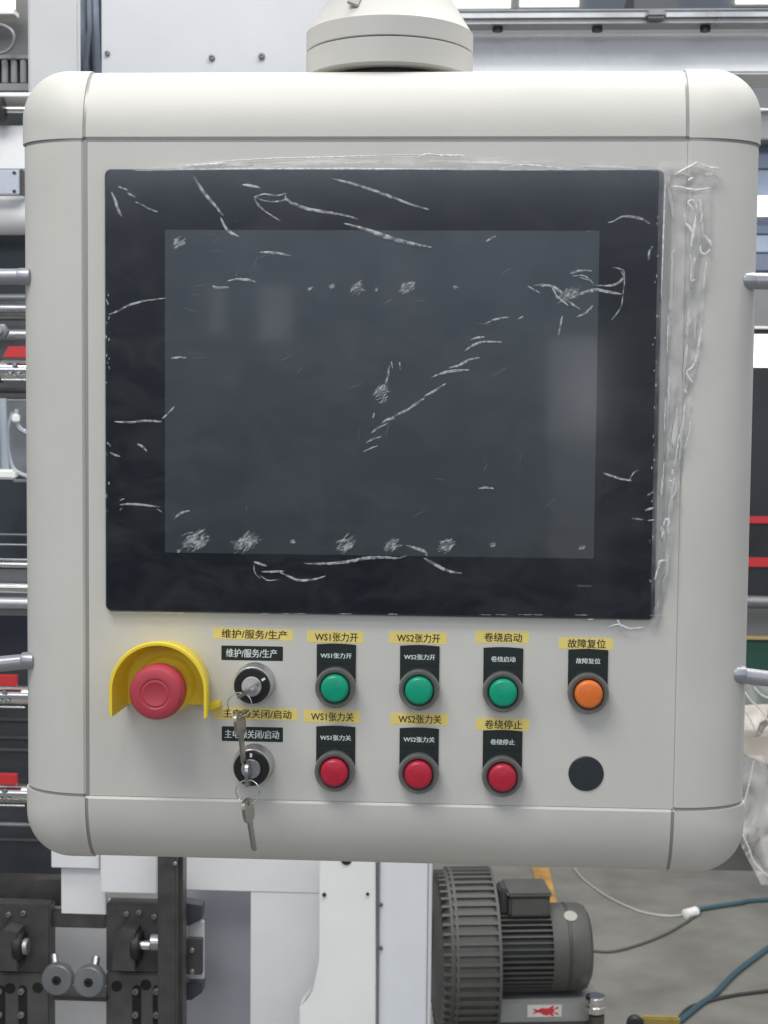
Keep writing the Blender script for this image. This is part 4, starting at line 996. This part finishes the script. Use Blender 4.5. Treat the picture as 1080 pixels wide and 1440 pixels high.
mb = MB(); cx_, cz_ = (a_[0]+a_[1])/2+.004, zf-.013; q = []
for i in range(20):
    t = 2*math.pi*i/20; q.append((cx_+.017*math.cos(t), cz_+.0075*math.sin(t)*(1+.25*math.sin(3*t))))
mb.prism(q, -.0570, -.0564); mb.prism([(cx_-.030, cz_-.006), (cx_-.024, cz_), (cx_-.030, cz_+.006), (cx_-.014, cz_+.002), (cx_-.014, cz_-.002)], -.0570, -.0564)
for sg in (-1, 1): mb.prism([(cx_+.004, cz_+sg*.005), (cx_+.013, cz_+sg*.012), (cx_+.016, cz_+sg*.010), (cx_+.012, cz_+sg*.004)], -.0569, -.0563); mb.prism([(cx_+.012, cz_+sg*.003), (cx_+.026, cz_+sg*.010), (cx_+.024, cz_+sg*.004)], -.0568, -.0562)
mobj('red_fish', mb, redm, BM, smooth=0)
mb = MB(); z_ = Zc2-Rb*1.22
mb.lathe([(.020, 0), (.020, .012), (.0185, .014), (.0185, .018), (.021, .020), (.021, .030), (.019, .034), (.0, .034)], (X_(831), -.085, z_-.014), (0, 0, 1), 32); mobj('pipe_fitting', mb, mat('bright nickel', (.75, .74, .70), .15, metal=1))
mb = MB(); mb.lathe([(.016, 0), (.016, .03)], (X_(833), -.085, z_-.050), (0, 0, 1), 24); mobj('fitting_neck', mb, mat('brown rubber', (.07, .055, .05), .5))
mb = MB(); mb.box(X_(822), X_(834), -.063, -.0555, z_-.075, z_-.045, .001); mobj('clamp', mb, motord)

# --- things on the floor
def fl_at(px, py, h=0.0):
    d = fwd*F_PX + rgt*(px-540) - upv*(py-720); t = (h - CAM.z)/d.z; return CAM + d*t
q = [fl_at(*p) for p in ((748, 1222), (772, 1222), (784, 1274), (763, 1274))]
mb = MB(); vs = [mb.b.verts.new((p.x, p.y, .004)) for p in q]; mb.b.faces.new(vs)
o = obj('floor_marking', mb, mat('worn orange paint', (.50, .27, .07), .6, var=.35, vscale=12), smooth=0); struct(o)
def hose(pts, r_, m, name, lab, cat='hose', h=None):
    p = smooth_path(pts, 8); mb = MB(); mb.tube([fl_at(x, y, r_) for x, y in p], r_, 12); return tag(obj(name, mb, m), lab, cat)
bluem = mat('blue hose rubber', (.05, .105, .13), .45)
hose([(975, 1281), (1000, 1276), (1040, 1270), (1066, 1266), (1180, 1262)], .0065, bluem, 'blue_hose', 'short blue hose on the floor joined to the clear hose')
hose([(948, 1442), (965, 1428), (985, 1412), (1005, 1398), (1030, 1372), (1060, 1348), (1100, 1322), (1180, 1290)], .0072, bluem, 'blue_hose', 'dark teal hose running across the lower right corner of the floor')
hose([(930, 1480), (960, 1425), (990, 1410), (1030, 1400), (1090, 1392), (1180, 1380)], .0045, mat('dark cable', (.05, .05, .05), .5), 'dark_cable', 'dark cable lying beside the teal hose in the lower right corner', 'cable')
hose([(806, 1218), (820, 1236), (845, 1255), (872, 1270), (905, 1283), (940, 1288), (965, 1286)], .0038, film_mat('milky hose', .55, (.9, .9, .86), rough=.2, spec=1.4), 'clear_hose', 'thin milky hose curving over the floor to the white connector')
cn = thing('hose_connector', 'white ribbed connector joining the milky hose and the blue hose', 'hose connector', fl_at(970, 1283))
mb = MB(); a_ = fl_at(963, 1286, .012); b_ = fl_at(981, 1281, .012); mb.lathe([(.009, 0)]+[(.012 if i % 2 else .015, (b_-a_).length*(i+.5)/8) for i in range(8)]+[(.009, (b_-a_).length)], a_, b_-a_, 18); obj_child('body', mb, wpaint2, cn)
hose([(832, 1337), (862, 1338), (900, 1328), (935, 1314), (960, 1300), (975, 1290), (985, 1284)], .0038, mat('hose shadow as tube', (.10, .098, .09), .6), 'hose_shadow', 'hose shadow as tube on the floor between the motor and the white connector', 'cable')  # shadow of the hose on the floor, built as a thin dark tube
yb = thing('yellow_block', 'yellow block at the bottom edge right of the motor', 'block', at(928, 1450, 1.6))
panel('block', 902, 1431, 956, 1500, 1.6, .012, mat('yellow paint', (.27, .20, .045), .6, var=.35, vscale=30), parent=yb, bev=.003)
mb = MB(); p = at(893, 1440, 1.6); mb.lathe([(.014, -.01), (.016, 0), (.012, .006), (0, .007)], p, (0, -1, 0), 20); obj_child('knob', mb, black, yb)
